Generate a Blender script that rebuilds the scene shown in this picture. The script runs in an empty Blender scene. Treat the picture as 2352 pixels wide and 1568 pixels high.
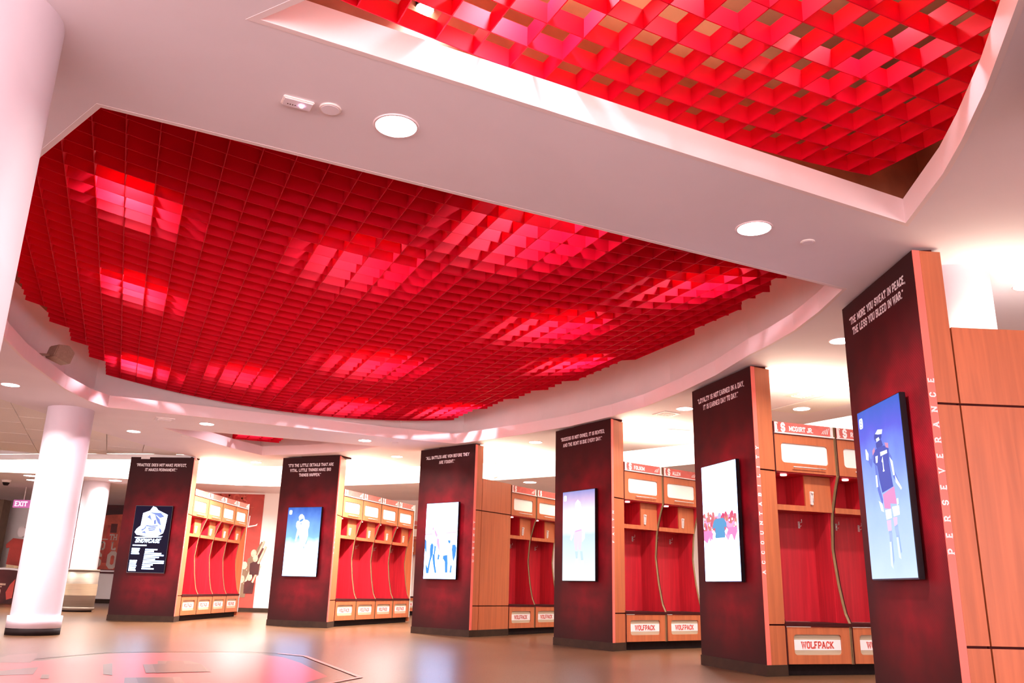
import bpy, bmesh, math, random
from mathutils import Vector, Matrix
random.seed(7)
C = bpy.context.scene.collection
PI = math.pi
# ------------------------------------------------------------------ camera
F_PX, PITCH, ROLL, EYE = 1937.1, math.radians(16.371), math.radians(1.4622), 0.7142
_f = Vector((0, math.cos(PITCH), math.sin(PITCH)))
_u = Vector((0, -math.sin(PITCH), math.cos(PITCH)))
_r = Vector((1, 0, 0))
RV = math.cos(ROLL)*_r + math.sin(ROLL)*_u
UV = -math.sin(ROLL)*_r + math.cos(ROLL)*_u
cam = bpy.data.cameras.new('camera')
cam.sensor_width = 36.0
cam.lens = F_PX/2352*36
cam.clip_start = 0.05
cam.clip_end = 200
cob = bpy.data.objects.new('camera', cam)
C.objects.link(cob)
cob.matrix_world = Matrix(((RV.x, UV.x, -_f.x, 0), (RV.y, UV.y, -_f.y, 0), (RV.z, UV.z, -_f.z, EYE), (0, 0, 0, 1)))
bpy.context.scene.camera = cob
# ------------------------------------------------------------------ light
sc = bpy.context.scene
sc.view_settings.view_transform = 'Standard'
sc.view_settings.look = 'None'
sc.view_settings.gamma = 1
sc.view_settings.use_curve_mapping = False
sc.view_settings.exposure = 1.3
w = bpy.data.worlds.new('world')
sc.world = w
w.use_nodes = True
w.node_tree.nodes['Background'].inputs[0].default_value = (1.0, 0.73, 0.75, 1)
w.node_tree.nodes['Background'].inputs[1].default_value = 3.6

def area(name, loc, size, power, col=(1, .9, .82), rot=(0, 0, 0), size_y=None, spread=PI):
    l = bpy.data.lights.new(name, 'AREA')
    l.energy = power
    l.color = col
    l.size = size
    l.spread = spread
    if size_y:
        l.shape = 'RECTANGLE'
        l.size_y = size_y
    o = bpy.data.objects.new(name, l)
    C.objects.link(o)
    o.location = loc
    o.rotation_euler = rot
    return o

# cove tubes hidden in the raised ceiling ring behind the pillars
for a_, pw in [(108, 100), (93, 90), (78, 90), (62, 70), (46, 60), (30, 55), (14, 50), (124, 100)]:
    r_ = math.radians(a_)
    area('cove_tube', (-7.55+13.7*math.cos(r_), 5.85+13.7*math.sin(r_), 4.1), 2.6, pw, (1, .93, .82), (0, 0, r_+PI/2), .5)

# fill lights added above the louvres, aimed up at the deck over each opening
for (x, y, sx, sy, pw) in [(-3.3, 7.2, 3.2, 3.6, 34), (-.3, 8.4, 3.6, 3.6, 34), (-2.2, 10.9, 4.5, 1.6, 24), (.3, 2.7, 1.0, .8, 34), (1.4, 3.3, 1.0, 1.0, 34), (-4.1, 14.3, 1.2, .4, 12)]:
    area('deck_fill', (x, y, 3.83), sx, pw, (1, .42, .42) if y > 4 else (1, .78, .62), (PI, 0, math.radians(24)), sy)

def px(x, y, z):        # where the sight line of a measured photo point meets height z
    d = _f*F_PX + RV*(x-1176) - UV*(y-784)
    t = (z-EYE)/d.z
    return Vector((d.x*t, d.y*t))

# ------------------------------------------------------------------ materials
def mat(name, col, rough=.5, metal=0, emit=0, ecol=None, coat=0, grain=0, gscale=(30, 30, 2), trans=0, spec=.5, bump=0):
    m = bpy.data.materials.new(name)
    m.use_nodes = True
    nt = m.node_tree
    b = nt.nodes['Principled BSDF']
    b.inputs['Base Color'].default_value = (*col, 1)
    b.inputs['Roughness'].default_value = rough
    b.inputs['Metallic'].default_value = metal
    b.inputs['Specular IOR Level'].default_value = spec
    if coat:
        b.inputs['Coat Weight'].default_value = coat
    if emit:
        b.inputs['Emission Color'].default_value = (*(ecol or col), 1)
        b.inputs['Emission Strength'].default_value = emit
    if grain or bump:
        tc = nt.nodes.new('ShaderNodeTexCoord')
        mp = nt.nodes.new('ShaderNodeMapping')
        mp.inputs['Scale'].default_value = gscale
        n = nt.nodes.new('ShaderNodeTexNoise')
        n.inputs['Scale'].default_value = 1
        n.inputs['Detail'].default_value = 5
        n.inputs['Distortion'].default_value = .6
        nt.links.new(tc.outputs['Object'], mp.inputs[0])
        nt.links.new(mp.outputs[0], n.inputs['Vector'])
        if grain:
            r = nt.nodes.new('ShaderNodeValToRGB')
            r.color_ramp.elements[0].position = .35
            r.color_ramp.elements[1].position = .68
            r.color_ramp.elements[0].color = (*[c*(1-grain) for c in col], 1)
            r.color_ramp.elements[1].color = (*[min(1, c*(1+grain*.6)) for c in col], 1)
            nt.links.new(n.outputs['Fac'], r.inputs[0])
            nt.links.new(r.outputs[0], b.inputs['Base Color'])
        if bump:
            bp = nt.nodes.new('ShaderNodeBump')
            bp.inputs['Strength'].default_value = bump
            bp.inputs['Distance'].default_value = .01
            nt.links.new(n.outputs['Fac'], bp.inputs['Height'])
            nt.links.new(bp.outputs[0], b.inputs['Normal'])
    if trans:
        t = nt.nodes.new('ShaderNodeBsdfTranslucent')
        t.inputs[0].default_value = (*col, 1)
        mx = nt.nodes.new('ShaderNodeMixShader')
        mx.inputs[0].default_value = trans
        out = nt.nodes['Material Output']
        nt.links.new(b.outputs[0], mx.inputs[1])
        nt.links.new(t.outputs[0], mx.inputs[2])
        nt.links.new(mx.outputs[0], out.inputs[0])
    return m

M = dict(
    soffit=mat('soffit paint', (.87, .81, .86), .75, grain=.03, gscale=(1.2, 1.2, 1.2)),
    white=mat('white paint', (.88, .85, .82), .7, grain=.03, gscale=(2, 2, 2)),
    fascia=mat('pink-lit fascia paint', (.9, .78, .78), .85, grain=.02, gscale=(2, 2, 2)),  # white trim, pink LED light tinted into the colour
    deck=mat('deck paint', (.36, .14, .08), .9, grain=.15, gscale=(3, 3, 3)),
    red=mat('red louver', (.82, .0012, .036), .55, grain=.06, gscale=(4, 4, 4), trans=.38, spec=.25),
    column=mat('column paint', (.64, .55, .6), .6, grain=.03, gscale=(3, 3, 3)),
    black=mat('black rubber', (.015, .008, .008), .7, spec=.15, grain=.2, gscale=(20, 20, 20)),
    base=mat('brown vinyl base', (.04, .02, .012), .6, spec=.2, grain=.2, gscale=(8, 8, 8)),
    wood=mat('cherry laminate', (.47, .125, .045), .42, grain=.14, gscale=(22, 22, 1.2)),
    wood_redglow=mat('red-lit cherry laminate', (.5, .014, .026), .4, grain=.18, gscale=(26, 26, 1.1)),  # cherry wood with the red LED glow put into its colour
    gap=mat('dark joint', (.05, .006, .006), .8, spec=.15, grain=.2, gscale=(9, 9, 9)),
    edge=mat('olive edge band', (.23, .14, .06), .45, grain=.15, gscale=(9, 9, 9)),
    strip=mat('coral edge strip', (.85, .16, .12), .45, grain=.05, gscale=(3, 3, 3)),
    letter=mat('white vinyl lettering', (.84, .79, .79), .5, grain=.02, gscale=(9, 9, 9)),
    lettergrey=mat('grey print lettering', (.55, .45, .38), .6, grain=.08, gscale=(9, 9, 9)),
    letterred=mat('red print lettering', (.62, .07, .05), .5, grain=.06, gscale=(9, 9, 9)),
    door=mat('white door insert', (.9, .86, .8), .35, grain=.03, gscale=(4, 4, 4)),
    tan=mat('tan vent insert', (.5, .4, .28), .5, grain=.15, gscale=(2, 2, 180)),
    bin=mat('dull bin metal', (.3, .25, .21), .5, .3, grain=.1, gscale=(2, 2, 60)),
    steel=mat('satin silver', (.72, .66, .63), .35, .2, grain=.08, gscale=(2, 2, 60)),
    plate=mat('red name plate', (.6, .12, .1), .25, coat=.4, grain=.15, gscale=(6, 6, 6)),
    clear=mat('pale acrylic rail', (.85, .68, .66), .2, grain=.05, gscale=(6, 6, 6)),
    tvblack=mat('gloss black bezel', (.006, .005, .008), .25, grain=.2, gscale=(9, 9, 9)),
    lens=mat('lamp lens', (1, .97, .95), .4, emit=14, ecol=(1, .96, .92), grain=.02, gscale=(40, 40, 40)),
    puck=mat('red puck lens', (1, .5, .5), .4, emit=6, ecol=(1, .25, .25), grain=.02, gscale=(40, 40, 40)),
    trim=mat('lamp trim', (.85, .7, .72), .4, grain=.03, gscale=(20, 20, 20)),
    plastic=mat('device plastic', (.84, .74, .7), .45, grain=.03, gscale=(20, 20, 20)),
    speaker=mat('speaker grey', (.42, .33, .24), .6, grain=.1, gscale=(40, 40, 40)),
    exit=mat('exit face', (.3, .1, .2), .5, emit=.3, ecol=(.6, .12, .4), grain=.03, gscale=(9, 9, 9)),
    muralred=mat('red mural print', (.5, .05, .035), .6, grain=.35, gscale=(1.4, 1.4, 1.4)),
    muraldark=mat('dark mural print', (.1, .012, .012), .6, grain=.6, gscale=(1.2, 1.2, 1.2)),
    muralor=mat('orange mural print', (.55, .09, .05), .6, grain=.3, gscale=(3, 3, 3)),
    muralskin=mat('pale mural print', (.75, .48, .35), .6, grain=.3, gscale=(9, 9, 9)),
    browndark=mat('dark wainscot', (.2, .12, .07), .5, grain=.15, gscale=(4, 4, 4)),
    tile=mat('ceiling tile', (.88, .84, .8), .85, grain=.04, gscale=(60, 60, 60), bump=.2),
    pink=mat('pink floor paint', (.6, .05, .055), .32, spec=.22, grain=.05, gscale=(2, 2, 2)),
    greyfloor=mat('grey floor paint', (.2, .1, .075), .32, spec=.22, grain=.05, gscale=(2, 2, 2)),
    brownfloor=mat('brown floor paint', (.12, .042, .018), .32, spec=.22, grain=.1, gscale=(2, 2, 2)),
    navy=mat('navy counter print', (.05, .03, .12), .5, grain=.2, gscale=(9, 9, 9)),
    pant=mat('tan cloth print', (.8, .6, .35), .7, grain=.2, gscale=(9, 9, 9)),
)

def floor_mat():
    m = mat('polished brown floor', (.25, .13, .065), .2, spec=.26)
    nt = m.node_tree
    b = nt.nodes['Principled BSDF']
    tc = nt.nodes.new('ShaderNodeTexCoord')
    n1 = nt.nodes.new('ShaderNodeTexNoise'); n1.inputs['Scale'].default_value = .9; n1.inputs['Detail'].default_value = 4
    n2 = nt.nodes.new('ShaderNodeTexNoise'); n2.inputs['Scale'].default_value = 160
    r = nt.nodes.new('ShaderNodeValToRGB')
    r.color_ramp.elements[0].color = (.095, .043, .019, 1)
    r.color_ramp.elements[1].color = (.14, .068, .032, 1)
    mr = nt.nodes.new('ShaderNodeMapRange')
    mr.inputs[3].default_value = .24; mr.inputs[4].default_value = .34
    nt.links.new(tc.outputs['Object'], n1.inputs['Vector'])
    nt.links.new(tc.outputs['Object'], n2.inputs['Vector'])
    nt.links.new(n1.outputs['Fac'], r.inputs[0])
    nt.links.new(r.outputs[0], b.inputs['Base Color'])
    nt.links.new(n2.outputs['Fac'], mr.inputs[0])
    nt.links.new(mr.outputs[0], b.inputs['Roughness'])
    return m
M['floor'] = floor_mat()

def print_mat():      # printed pillar graphic: near-black maroon with crimson clouds and fine diagonal hatching
    m = mat('maroon pillar graphic', (.04, .005, .007), .6, spec=.25)
    nt = m.node_tree
    b = nt.nodes['Principled BSDF']
    L = nt.links.new
    tc = nt.nodes.new('ShaderNodeTexCoord')
    sp = nt.nodes.new('ShaderNodeSeparateXYZ')
    L(tc.outputs['Object'], sp.inputs[0])
    def blob(cx, cz, rx, rz, amp):
        def term(o, c, r):
            s = nt.nodes.new('ShaderNodeMath'); s.operation = 'SUBTRACT'; L(sp.outputs[o], s.inputs[0]); s.inputs[1].default_value = c
            d = nt.nodes.new('ShaderNodeMath'); d.operation = 'DIVIDE'; L(s.outputs[0], d.inputs[0]); d.inputs[1].default_value = r
            q = nt.nodes.new('ShaderNodeMath'); q.operation = 'MULTIPLY'; L(d.outputs[0], q.inputs[0]); L(d.outputs[0], q.inputs[1])
            return q
        a = nt.nodes.new('ShaderNodeMath'); a.operation = 'ADD'
        L(term('X', cx, rx).outputs[0], a.inputs[0]); L(term('Z', cz, rz).outputs[0], a.inputs[1])
        n = nt.nodes.new('ShaderNodeMath'); n.operation = 'MULTIPLY'; L(a.outputs[0], n.inputs[0]); n.inputs[1].default_value = -1
        e = nt.nodes.new('ShaderNodeMath'); e.operation = 'EXPONENT'; L(n.outputs[0], e.inputs[0])
        g = nt.nodes.new('ShaderNodeMath'); g.operation = 'MULTIPLY'; L(e.outputs[0], g.inputs[0]); g.inputs[1].default_value = amp
        return g
    b1, b2, b3 = blob(.75, 1.75, .75, .55, 1.0), blob(.62, .56, .42, .28, .62), blob(1.1, 1.2, .3, .5, .5)
    s1 = nt.nodes.new('ShaderNodeMath'); s1.operation = 'ADD'; L(b1.outputs[0], s1.inputs[0]); L(b2.outputs[0], s1.inputs[1])
    s2 = nt.nodes.new('ShaderNodeMath'); s2.operation = 'ADD'; L(s1.outputs[0], s2.inputs[0]); L(b3.outputs[0], s2.inputs[1])
    n = nt.nodes.new('ShaderNodeTexNoise'); n.inputs['Scale'].default_value = 3.2; n.inputs['Detail'].default_value = 6
    L(tc.outputs['Object'], n.inputs['Vector'])
    nm = nt.nodes.new('ShaderNodeMapRange'); nm.inputs[1].default_value = .3; nm.inputs[2].default_value = .7; nm.inputs[3].default_value = .35; nm.inputs[4].default_value = 1.2
    L(n.outputs['Fac'], nm.inputs[0])
    wv = nt.nodes.new('ShaderNodeTexWave'); wv.bands_direction = 'DIAGONAL'; wv.inputs['Scale'].default_value = 26
    L(tc.outputs['Object'], wv.inputs['Vector'])
    wm = nt.nodes.new('ShaderNodeMapRange'); wm.inputs[3].default_value = .72; wm.inputs[4].default_value = 1.1
    L(wv.outputs['Fac'], wm.inputs[0])
    p1 = nt.nodes.new('ShaderNodeMath'); p1.operation = 'MULTIPLY'; L(s2.outputs[0], p1.inputs[0]); L(nm.outputs[0], p1.inputs[1])
    p2 = nt.nodes.new('ShaderNodeMath'); p2.operation = 'MULTIPLY'; L(p1.outputs[0], p2.inputs[0]); L(wm.outputs[0], p2.inputs[1])
    r = nt.nodes.new('ShaderNodeValToRGB')
    r.color_ramp.elements[0].color = (.026, .002, .0025, 1)
    r.color_ramp.elements[1].color = (.36, .003, .016, 1)
    L(p2.outputs[0], r.inputs[0]); L(r.outputs[0], b.inputs['Base Color'])
    return m
M['print'] = print_mat()

_sm = {}
def emis(col, s=1.0):
    k = (round(col[0], 3), round(col[1], 3), round(col[2], 3), s)
    if k not in _sm:
        m = bpy.data.materials.new('screen glow')
        m.use_nodes = True
        b = m.node_tree.nodes['Principled BSDF']
        b.inputs['Base Color'].default_value = (0, 0, 0, 1)
        b.inputs['Roughness'].default_value = .25
        b.inputs['Specular IOR Level'].default_value = .03
        b.inputs['Emission Color'].default_value = (*col, 1)
        b.inputs['Emission Strength'].default_value = s
        _sm[k] = m
    return _sm[k]

def screen_mat(stops, s, noise=.25):   # backlit picture: vertical colour ramp broken up by cloud noise
    m = bpy.data.materials.new('screen picture')
    m.use_nodes = True
    nt = m.node_tree
    b = nt.nodes['Principled BSDF']
    b.inputs['Base Color'].default_value = (0, 0, 0, 1)
    b.inputs['Roughness'].default_value = .25
    b.inputs['Specular IOR Level'].default_value = .03
    b.inputs['Emission Strength'].default_value = s
    tc = nt.nodes.new('ShaderNodeTexCoord')
    sp = nt.nodes.new('ShaderNodeSeparateXYZ')
    n = nt.nodes.new('ShaderNodeTexNoise'); n.inputs['Scale'].default_value = 3.5; n.inputs['Detail'].default_value = 4
    mr = nt.nodes.new('ShaderNodeMapRange'); mr.inputs[3].default_value = -noise; mr.inputs[4].default_value = noise
    dv = nt.nodes.new('ShaderNodeMath'); dv.operation = 'DIVIDE'; dv.inputs[1].default_value = 1.2
    ad = nt.nodes.new('ShaderNodeMath'); ad.operation = 'ADD'
    r = nt.nodes.new('ShaderNodeValToRGB')
    while len(r.color_ramp.elements) < len(stops):
        r.color_ramp.elements.new(.5)
    for e, (p, c) in zip(r.color_ramp.elements, stops):
        e.position = p
    for e, (p, c) in zip(r.color_ramp.elements, stops):
        e.color = (*c, 1)
    L = nt.links.new
    L(tc.outputs['Object'], sp.inputs[0]); L(tc.outputs['Object'], n.inputs['Vector']); L(n.outputs['Fac'], mr.inputs[0])
    L(sp.outputs['Z'], dv.inputs[0]); L(dv.outputs[0], ad.inputs[0]); L(mr.outputs[0], ad.inputs[1]); L(ad.outputs[0], r.inputs[0])
    L(r.outputs[0], b.inputs['Emission Color'])
    return m

# ------------------------------------------------------------------ mesh helpers
def box(bm, x0, x1, y0, y1, z0, z1):
    v = [bm.verts.new(p) for p in ((x0, y0, z0), (x1, y0, z0), (x1, y1, z0), (x0, y1, z0), (x0, y0, z1), (x1, y0, z1), (x1, y1, z1), (x0, y1, z1))]
    for f in ((3, 2, 1, 0), (4, 5, 6, 7), (0, 1, 5, 4), (1, 2, 6, 5), (2, 3, 7, 6), (3, 0, 4, 7)):
        bm.faces.new([v[i] for i in f])
    return bm

def prism(bm, pts, z0, z1):            # vertical prism over a plan outline
    a = [bm.verts.new((x, y, z0)) for x, y in pts]
    b = [bm.verts.new((x, y, z1)) for x, y in pts]
    n = len(pts)
    bm.faces.new(a[::-1]); bm.faces.new(b)
    for i in range(n):
        bm.faces.new((a[i], a[(i+1) % n], b[(i+1) % n], b[i]))
    return bm

def slab(bm, pts, y0, y1):             # prism over an x,z outline, from y0 to y1
    a = [bm.verts.new((x, y0, z)) for x, z in pts]
    b = [bm.verts.new((x, y1, z)) for x, z in pts]
    n = len(pts)
    bm.faces.new(a); bm.faces.new(b[::-1])
    for i in range(n):
        bm.faces.new((a[i], b[i], b[(i+1) % n], a[(i+1) % n]))
    return bm

def cyl(bm, x, y, z0, z1, r0, r1=None, n=32, cap=True):
    r1 = r0 if r1 is None else r1
    a = [bm.verts.new((x+r0*math.cos(2*PI*i/n), y+r0*math.sin(2*PI*i/n), z0)) for i in range(n)]
    b = [bm.verts.new((x+r1*math.cos(2*PI*i/n), y+r1*math.sin(2*PI*i/n), z1)) for i in range(n)]
    for i in range(n):
        f = bm.faces.new((a[i], a[(i+1) % n], b[(i+1) % n], b[i])); f.smooth = True
    if cap:
        bm.faces.new(a[::-1]); bm.faces.new(b)
    return bm

def rod(bm, p, q, r, n=8):
    p, q = Vector(p), Vector(q)
    d = (q-p).normalized()
    s = d.cross(Vector((0, 0, 1)) if abs(d.z) < .9 else Vector((1, 0, 0))).normalized()
    t = d.cross(s)
    a = [bm.verts.new(p+r*(s*math.cos(2*PI*i/n)+t*math.sin(2*PI*i/n))) for i in range(n)]
    b = [bm.verts.new(q+r*(s*math.cos(2*PI*i/n)+t*math.sin(2*PI*i/n))) for i in range(n)]
    for i in range(n):
        f = bm.faces.new((a[i], a[(i+1) % n], b[(i+1) % n], b[i])); f.smooth = True
    bm.faces.new(a[::-1]); bm.faces.new(b)
    return bm

def obj(name, bm, m, parent=None, bevel=0):
    bmesh.ops.recalc_face_normals(bm, faces=bm.faces)
    if bevel:
        bmesh.ops.bevel(bm, geom=[e for e in bm.edges if len(e.link_faces) == 2 and e.calc_face_angle(0) > .6], offset=bevel, segments=2, affect='EDGES')
    me = bpy.data.meshes.new(name)
    bm.to_mesh(me); bm.free()
    me.materials.append(M[m] if isinstance(m, str) else m)
    o = bpy.data.objects.new(name, me)
    C.objects.link(o)
    if parent:
        o.parent = parent
    return o

def B(): return bmesh.new()

def struct(name, bm, m):
    o = obj(name, bm, m); o['kind'] = 'structure'
    return o

def thing(name, label, cat, loc=(0, 0, 0), rz=0, group=None):
    o = bpy.data.objects.new(name, None)
    o.empty_display_size = .2
    C.objects.link(o)
    o.location = loc; o.rotation_euler = (0, 0, rz)
    o['label'] = label; o['category'] = cat
    if group: o['group'] = group
    return o

def tag(o, label, cat, group=None):
    o['label'] = label; o['category'] = cat
    if group: o['group'] = group
    return o

def dup(root, loc, rz, label, group=None):
    r = root.copy(); C.objects.link(r)
    r.location = loc; r.rotation_euler = (0, 0, rz); r['label'] = label
    if group: r['group'] = group
    for ch in list(root.children):
        c = ch.copy(); C.objects.link(c); c.parent = r
        for g in list(ch.children):
            d = g.copy(); C.objects.link(d); d.parent = c
    return r

def rrect(x0, x1, z0, z1, r, n=5):
    out = []
    for cx, cz, a0 in ((x1-r, z0+r, -PI/2), (x1-r, z1-r, 0), (x0+r, z1-r, PI/2), (x0+r, z0+r, PI)):
        for i in range(n+1):
            a = a0+PI/2*i/n
            out.append((cx+r*math.cos(a), cz+r*math.sin(a)))
    return out

def frame_slab(bm, outer, hole, y0, y1):   # plate with a hole (x,z outlines), built from a ring of quads
    h2 = []
    for i, p in enumerate(hole):
        q = hole[(i+1) % len(hole)]
        k = max(1, int(math.hypot(q[0]-p[0], q[1]-p[1])/.03))
        h2 += [(p[0]+(q[0]-p[0])*j/k, p[1]+(q[1]-p[1])*j/k) for j in range(k)]
    hole = h2
    n = len(hole)
    x0, x1, z0, z1 = outer
    def proj(p):
        cx, cz = (x0+x1)/2, (z0+z1)/2
        dx, dz = p[0]-cx, p[1]-cz
        k = min((x1-cx)/abs(dx) if dx else 1e9, (z1-cz)/abs(dz) if dz else 1e9)
        return (cx+dx*k, cz+dz*k)
    ring = [(p, proj(p)) for p in hole]
    full = []
    for i, (p, q) in enumerate(ring):
        full.append((p, q))
        q2 = ring[(i+1) % n][1]
        sx = abs(q[0]-x0) < 1e-6 or abs(q[0]-x1) < 1e-6
        sx2 = abs(q2[0]-x0) < 1e-6 or abs(q2[0]-x1) < 1e-6
        if sx != sx2:
            cx = q[0] if sx else q2[0]
            cz = q2[1] if sx else q[1]
            full.append((((p[0]+ring[(i+1) % n][0][0])/2, (p[1]+ring[(i+1) % n][0][1])/2), (cx, cz)))
    m = len(full)
    V = [[bm.verts.new((p[0], y, p[1])) for p, _ in full] + [bm.verts.new((q[0], y, q[1])) for _, q in full] for y in (y0, y1)]
    for i in range(m):
        j = (i+1) % m
        bm.faces.new((V[0][i], V[0][j], V[0][m+j], V[0][m+i]))
        bm.faces.new((V[1][i], V[1][m+i], V[1][m+j], V[1][j]))
        bm.faces.new((V[0][i], V[1][i], V[1][j], V[0][j]))
        bm.faces.new((V[0][m+i], V[0][m+j], V[1][m+j], V[1][m+i]))
    return bm

# ------------------------------------------------------------------ block slab lettering
GL, GR, GA, GB, GM, GC = .1, .6, .09, .91, .5, .15
S_, P_, c_ = 1, 1, GC
GLY = {
 'A': (.78, [[(.08, GA), (.36, GB)], [(.36, GB), (.68, GA)], [(.2, .36), (.56, .36)]], [(.08, GA), (.68, GA), (.33, GB)]),
 'B': (.72, [[(GL, GA), (GL, GB)], [(GL, GB), (GR-c_, GB), (GR, GB-c_), (GR, .62), (GR-c_, .5), (GL, .5)], [(GR-c_, .5), (GR, .38), (GR, GA+c_), (GR-c_, GA), (GL, GA)]], [(GL, GA), (GL, GB)]),
 'C': (.7, [[(GR, GB-c_-.12), (GR, GB-c_), (GR-c_, GB), (GL+c_, GB), (GL, GB-c_), (GL, GA+c_), (GL+c_, GA), (GR-c_, GA), (GR, GA+c_), (GR, GA+c_+.12)]], []),
 'D': (.72, [[(GL, GA), (GL, GB)], [(GL, GB), (GR-c_, GB), (GR, GB-c_), (GR, GA+c_), (GR-c_, GA), (GL, GA)]], [(GL, GA), (GL, GB)]),
 'E': (.68, [[(GL, GA), (GL, GB)], [(GL, GB), (GR-.02, GB)], [(GL, .5), (GR-.14, .5)], [(GL, GA), (GR-.02, GA)]], [(GL, GA), (GL, GB)]),
 'F': (.66, [[(GL, GA), (GL, GB)], [(GL, GB), (GR-.02, GB)], [(GL, .5), (GR-.14, .5)]], [(GL, GA), (GL, GB)]),
 'G': (.74, [[(GR, GB-c_-.1), (GR, GB-c_), (GR-c_, GB), (GL+c_, GB), (GL, GB-c_), (GL, GA+c_), (GL+c_, GA), (GR-c_, GA), (GR, GA+c_), (GR, .46), (.4, .46)]], []),
 'H': (.8, [[(.13, GA), (.13, GB)], [(.67, GA), (.67, GB)], [(.13, .5), (.67, .5)]], [(.13, GA), (.13, GB), (.67, GA), (.67, GB)]),
 'I': (.4, [[(.2, GA), (.2, GB)]], [(.2, GA), (.2, GB)]),
 'J': (.62, [[(.5, GB), (.5, GA+c_), (.5-c_, GA), (.1+c_*.6, GA), (.1, GA+c_), (.1, .36)]], [(.5, GB)]),
 'K': (.8, [[(.13, GA), (.13, GB)], [(.13, .42), (.62, GB)], [(.28, .52), (.66, GA)]], [(.13, GA), (.13, GB), (.64, GA), (.62, GB)]),
 'L': (.66, [[(GL, GA), (GL, GB)], [(GL, GA), (GR-.02, GA), (GR-.02, .3)]], [(GL, GB)]),
 'M': (.94, [[(.13, GA), (.13, GB)], [(.13, GB), (.47, .3), (.81, GB)], [(.81, GB), (.81, GA)]], [(.13, GA), (.81, GA), (.1, GB), (.84, GB)]),
 'N': (.82, [[(.13, GA), (.13, GB)], [(.13, GB), (.69, GA)], [(.69, GA), (.69, GB)]], [(.13, GA), (.69, GB), (.1, GB)]),
 'O': (.72, [[(GL+c_, GA), (GR-c_, GA), (GR, GA+c_), (GR, GB-c_), (GR-c_, GB), (GL+c_, GB), (GL, GB-c_), (GL, GA+c_), (GL+c_, GA)]], []),
 'P': (.7, [[(GL, GA), (GL, GB)], [(GL, GB), (GR-c_, GB), (GR, GB-c_), (GR, .56), (GR-c_, .42), (GL, .42)]], [(GL, GA), (GL, GB)]),
 'Q': (.72, [[(GL+c_, GA), (GR-c_, GA), (GR, GA+c_), (GR, GB-c_), (GR-c_, GB), (GL+c_, GB), (GL, GB-c_), (GL, GA+c_), (GL+c_, GA)], [(.36, .3), (.62, .02)]], []),
 'R': (.76, [[(GL, GA), (GL, GB)], [(GL, GB), (GR-c_, GB), (GR, GB-c_), (GR, .6), (GR-c_, .48), (GL, .48)], [(.4, .48), (.62, GA)]], [(GL, GA), (GL, GB), (.64, GA)]),
 'S': (.7, [[(GR, GB-c_-.08), (GR, GB-c_), (GR-c_, GB), (GL+c_, GB), (GL, GB-c_), (GL, .6), (GL+c_*.8, .5), (GR-c_*.8, .5), (GR, .4), (GR, GA+c_), (GR-c_, GA), (GL+c_, GA), (GL, GA+c_), (GL, GA+c_+.08)]], []),
 'T': (.7, [[(.35, GA), (.35, GB)], [(.06, .72), (.06, GB), (.64, GB), (.64, .72)]], [(.35, GA)]),
 'U': (.76, [[(.12, GB), (.12, GA+c_), (.12+c_, GA), (.64-c_, GA), (.64, GA+c_), (.64, GB)]], [(.12, GB), (.64, GB)]),
 'V': (.76, [[(.1, GB), (.38, GA), (.66, GB)]], [(.1, GB), (.66, GB)]),
 'W': (.98, [[(.1, GB), (.28, GA), (.49, .72), (.7, GA), (.88, GB)]], [(.1, GB), (.88, GB), (.49, .86)]),
 'X': (.76, [[(.1, GA), (.66, GB)], [(.66, GA), (.1, GB)]], [(.1, GA), (.66, GB), (.66, GA), (.1, GB)]),
 'Y': (.76, [[(.1, GB), (.38, .46), (.66, GB)], [(.38, .46), (.38, GA)]], [(.1, GB), (.66, GB), (.38, GA)]),
 'Z': (.68, [[(.1, .7), (.1, GB), (.58, GB), (.08, GA), (.6, GA), (.6, .3)]], []),
 '1': (.5, [[(.1, .72), (.28, GB), (.28, GA)]], [(.28, GA)]),
 '.': (.26, [[(.13, .02), (.13, .16)]], []),
 ',': (.26, [[(.15, .12), (.08, -.12)]], []),
 "'": (.22, [[(.12, .95), (.1, .72)]], []),
 '"': (.36, [[(.1, .95), (.08, .72)], [(.25, .95), (.23, .72)]], []),
 '&': (.78, [[(.66, GA), (.2, .78), (.34, GB), (.44, .76), (.12, .36), (.2, GA), (.46, GA), (.66, .42)]], []),
 ' ': (.34, [], []),
}

def stroke(pts, t):          # mitred outline quads of a polyline
    out = []
    n = len(pts)
    closed = n > 2 and (Vector(pts[0])-Vector(pts[-1])).length < 1e-6
    P = [Vector(p) for p in pts]
    L, R = [], []
    for i in range(n):
        a = P[i-1] if i > 0 else (P[-2] if closed else None)
        b = P[i+1] if i < n-1 else (P[1] if closed else None)
        if a is None: d1 = d2 = (b-P[i]).normalized()
        elif b is None: d1 = d2 = (P[i]-a).normalized()
        else: d1, d2 = (P[i]-a).normalized(), (b-P[i]).normalized()
        m = (d1+d2)
        m = m.normalized() if m.length > 1e-6 else d1
        nrm = Vector((-m.y, m.x))
        k = 1/max(.5, abs(Vector((-d1.y, d1.x)).dot(nrm)))
        L.append(P[i]+nrm*t/2*k); R.append(P[i]-nrm*t/2*k)
    for i in range(n-1):
        out.append([R[i], R[i+1], L[i+1], L[i]])
    return out

def text_width(s, h, sp=.06):
    return sum(GLY[c][0]+sp for c in s)*h*.8 - sp*h*.8

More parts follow.
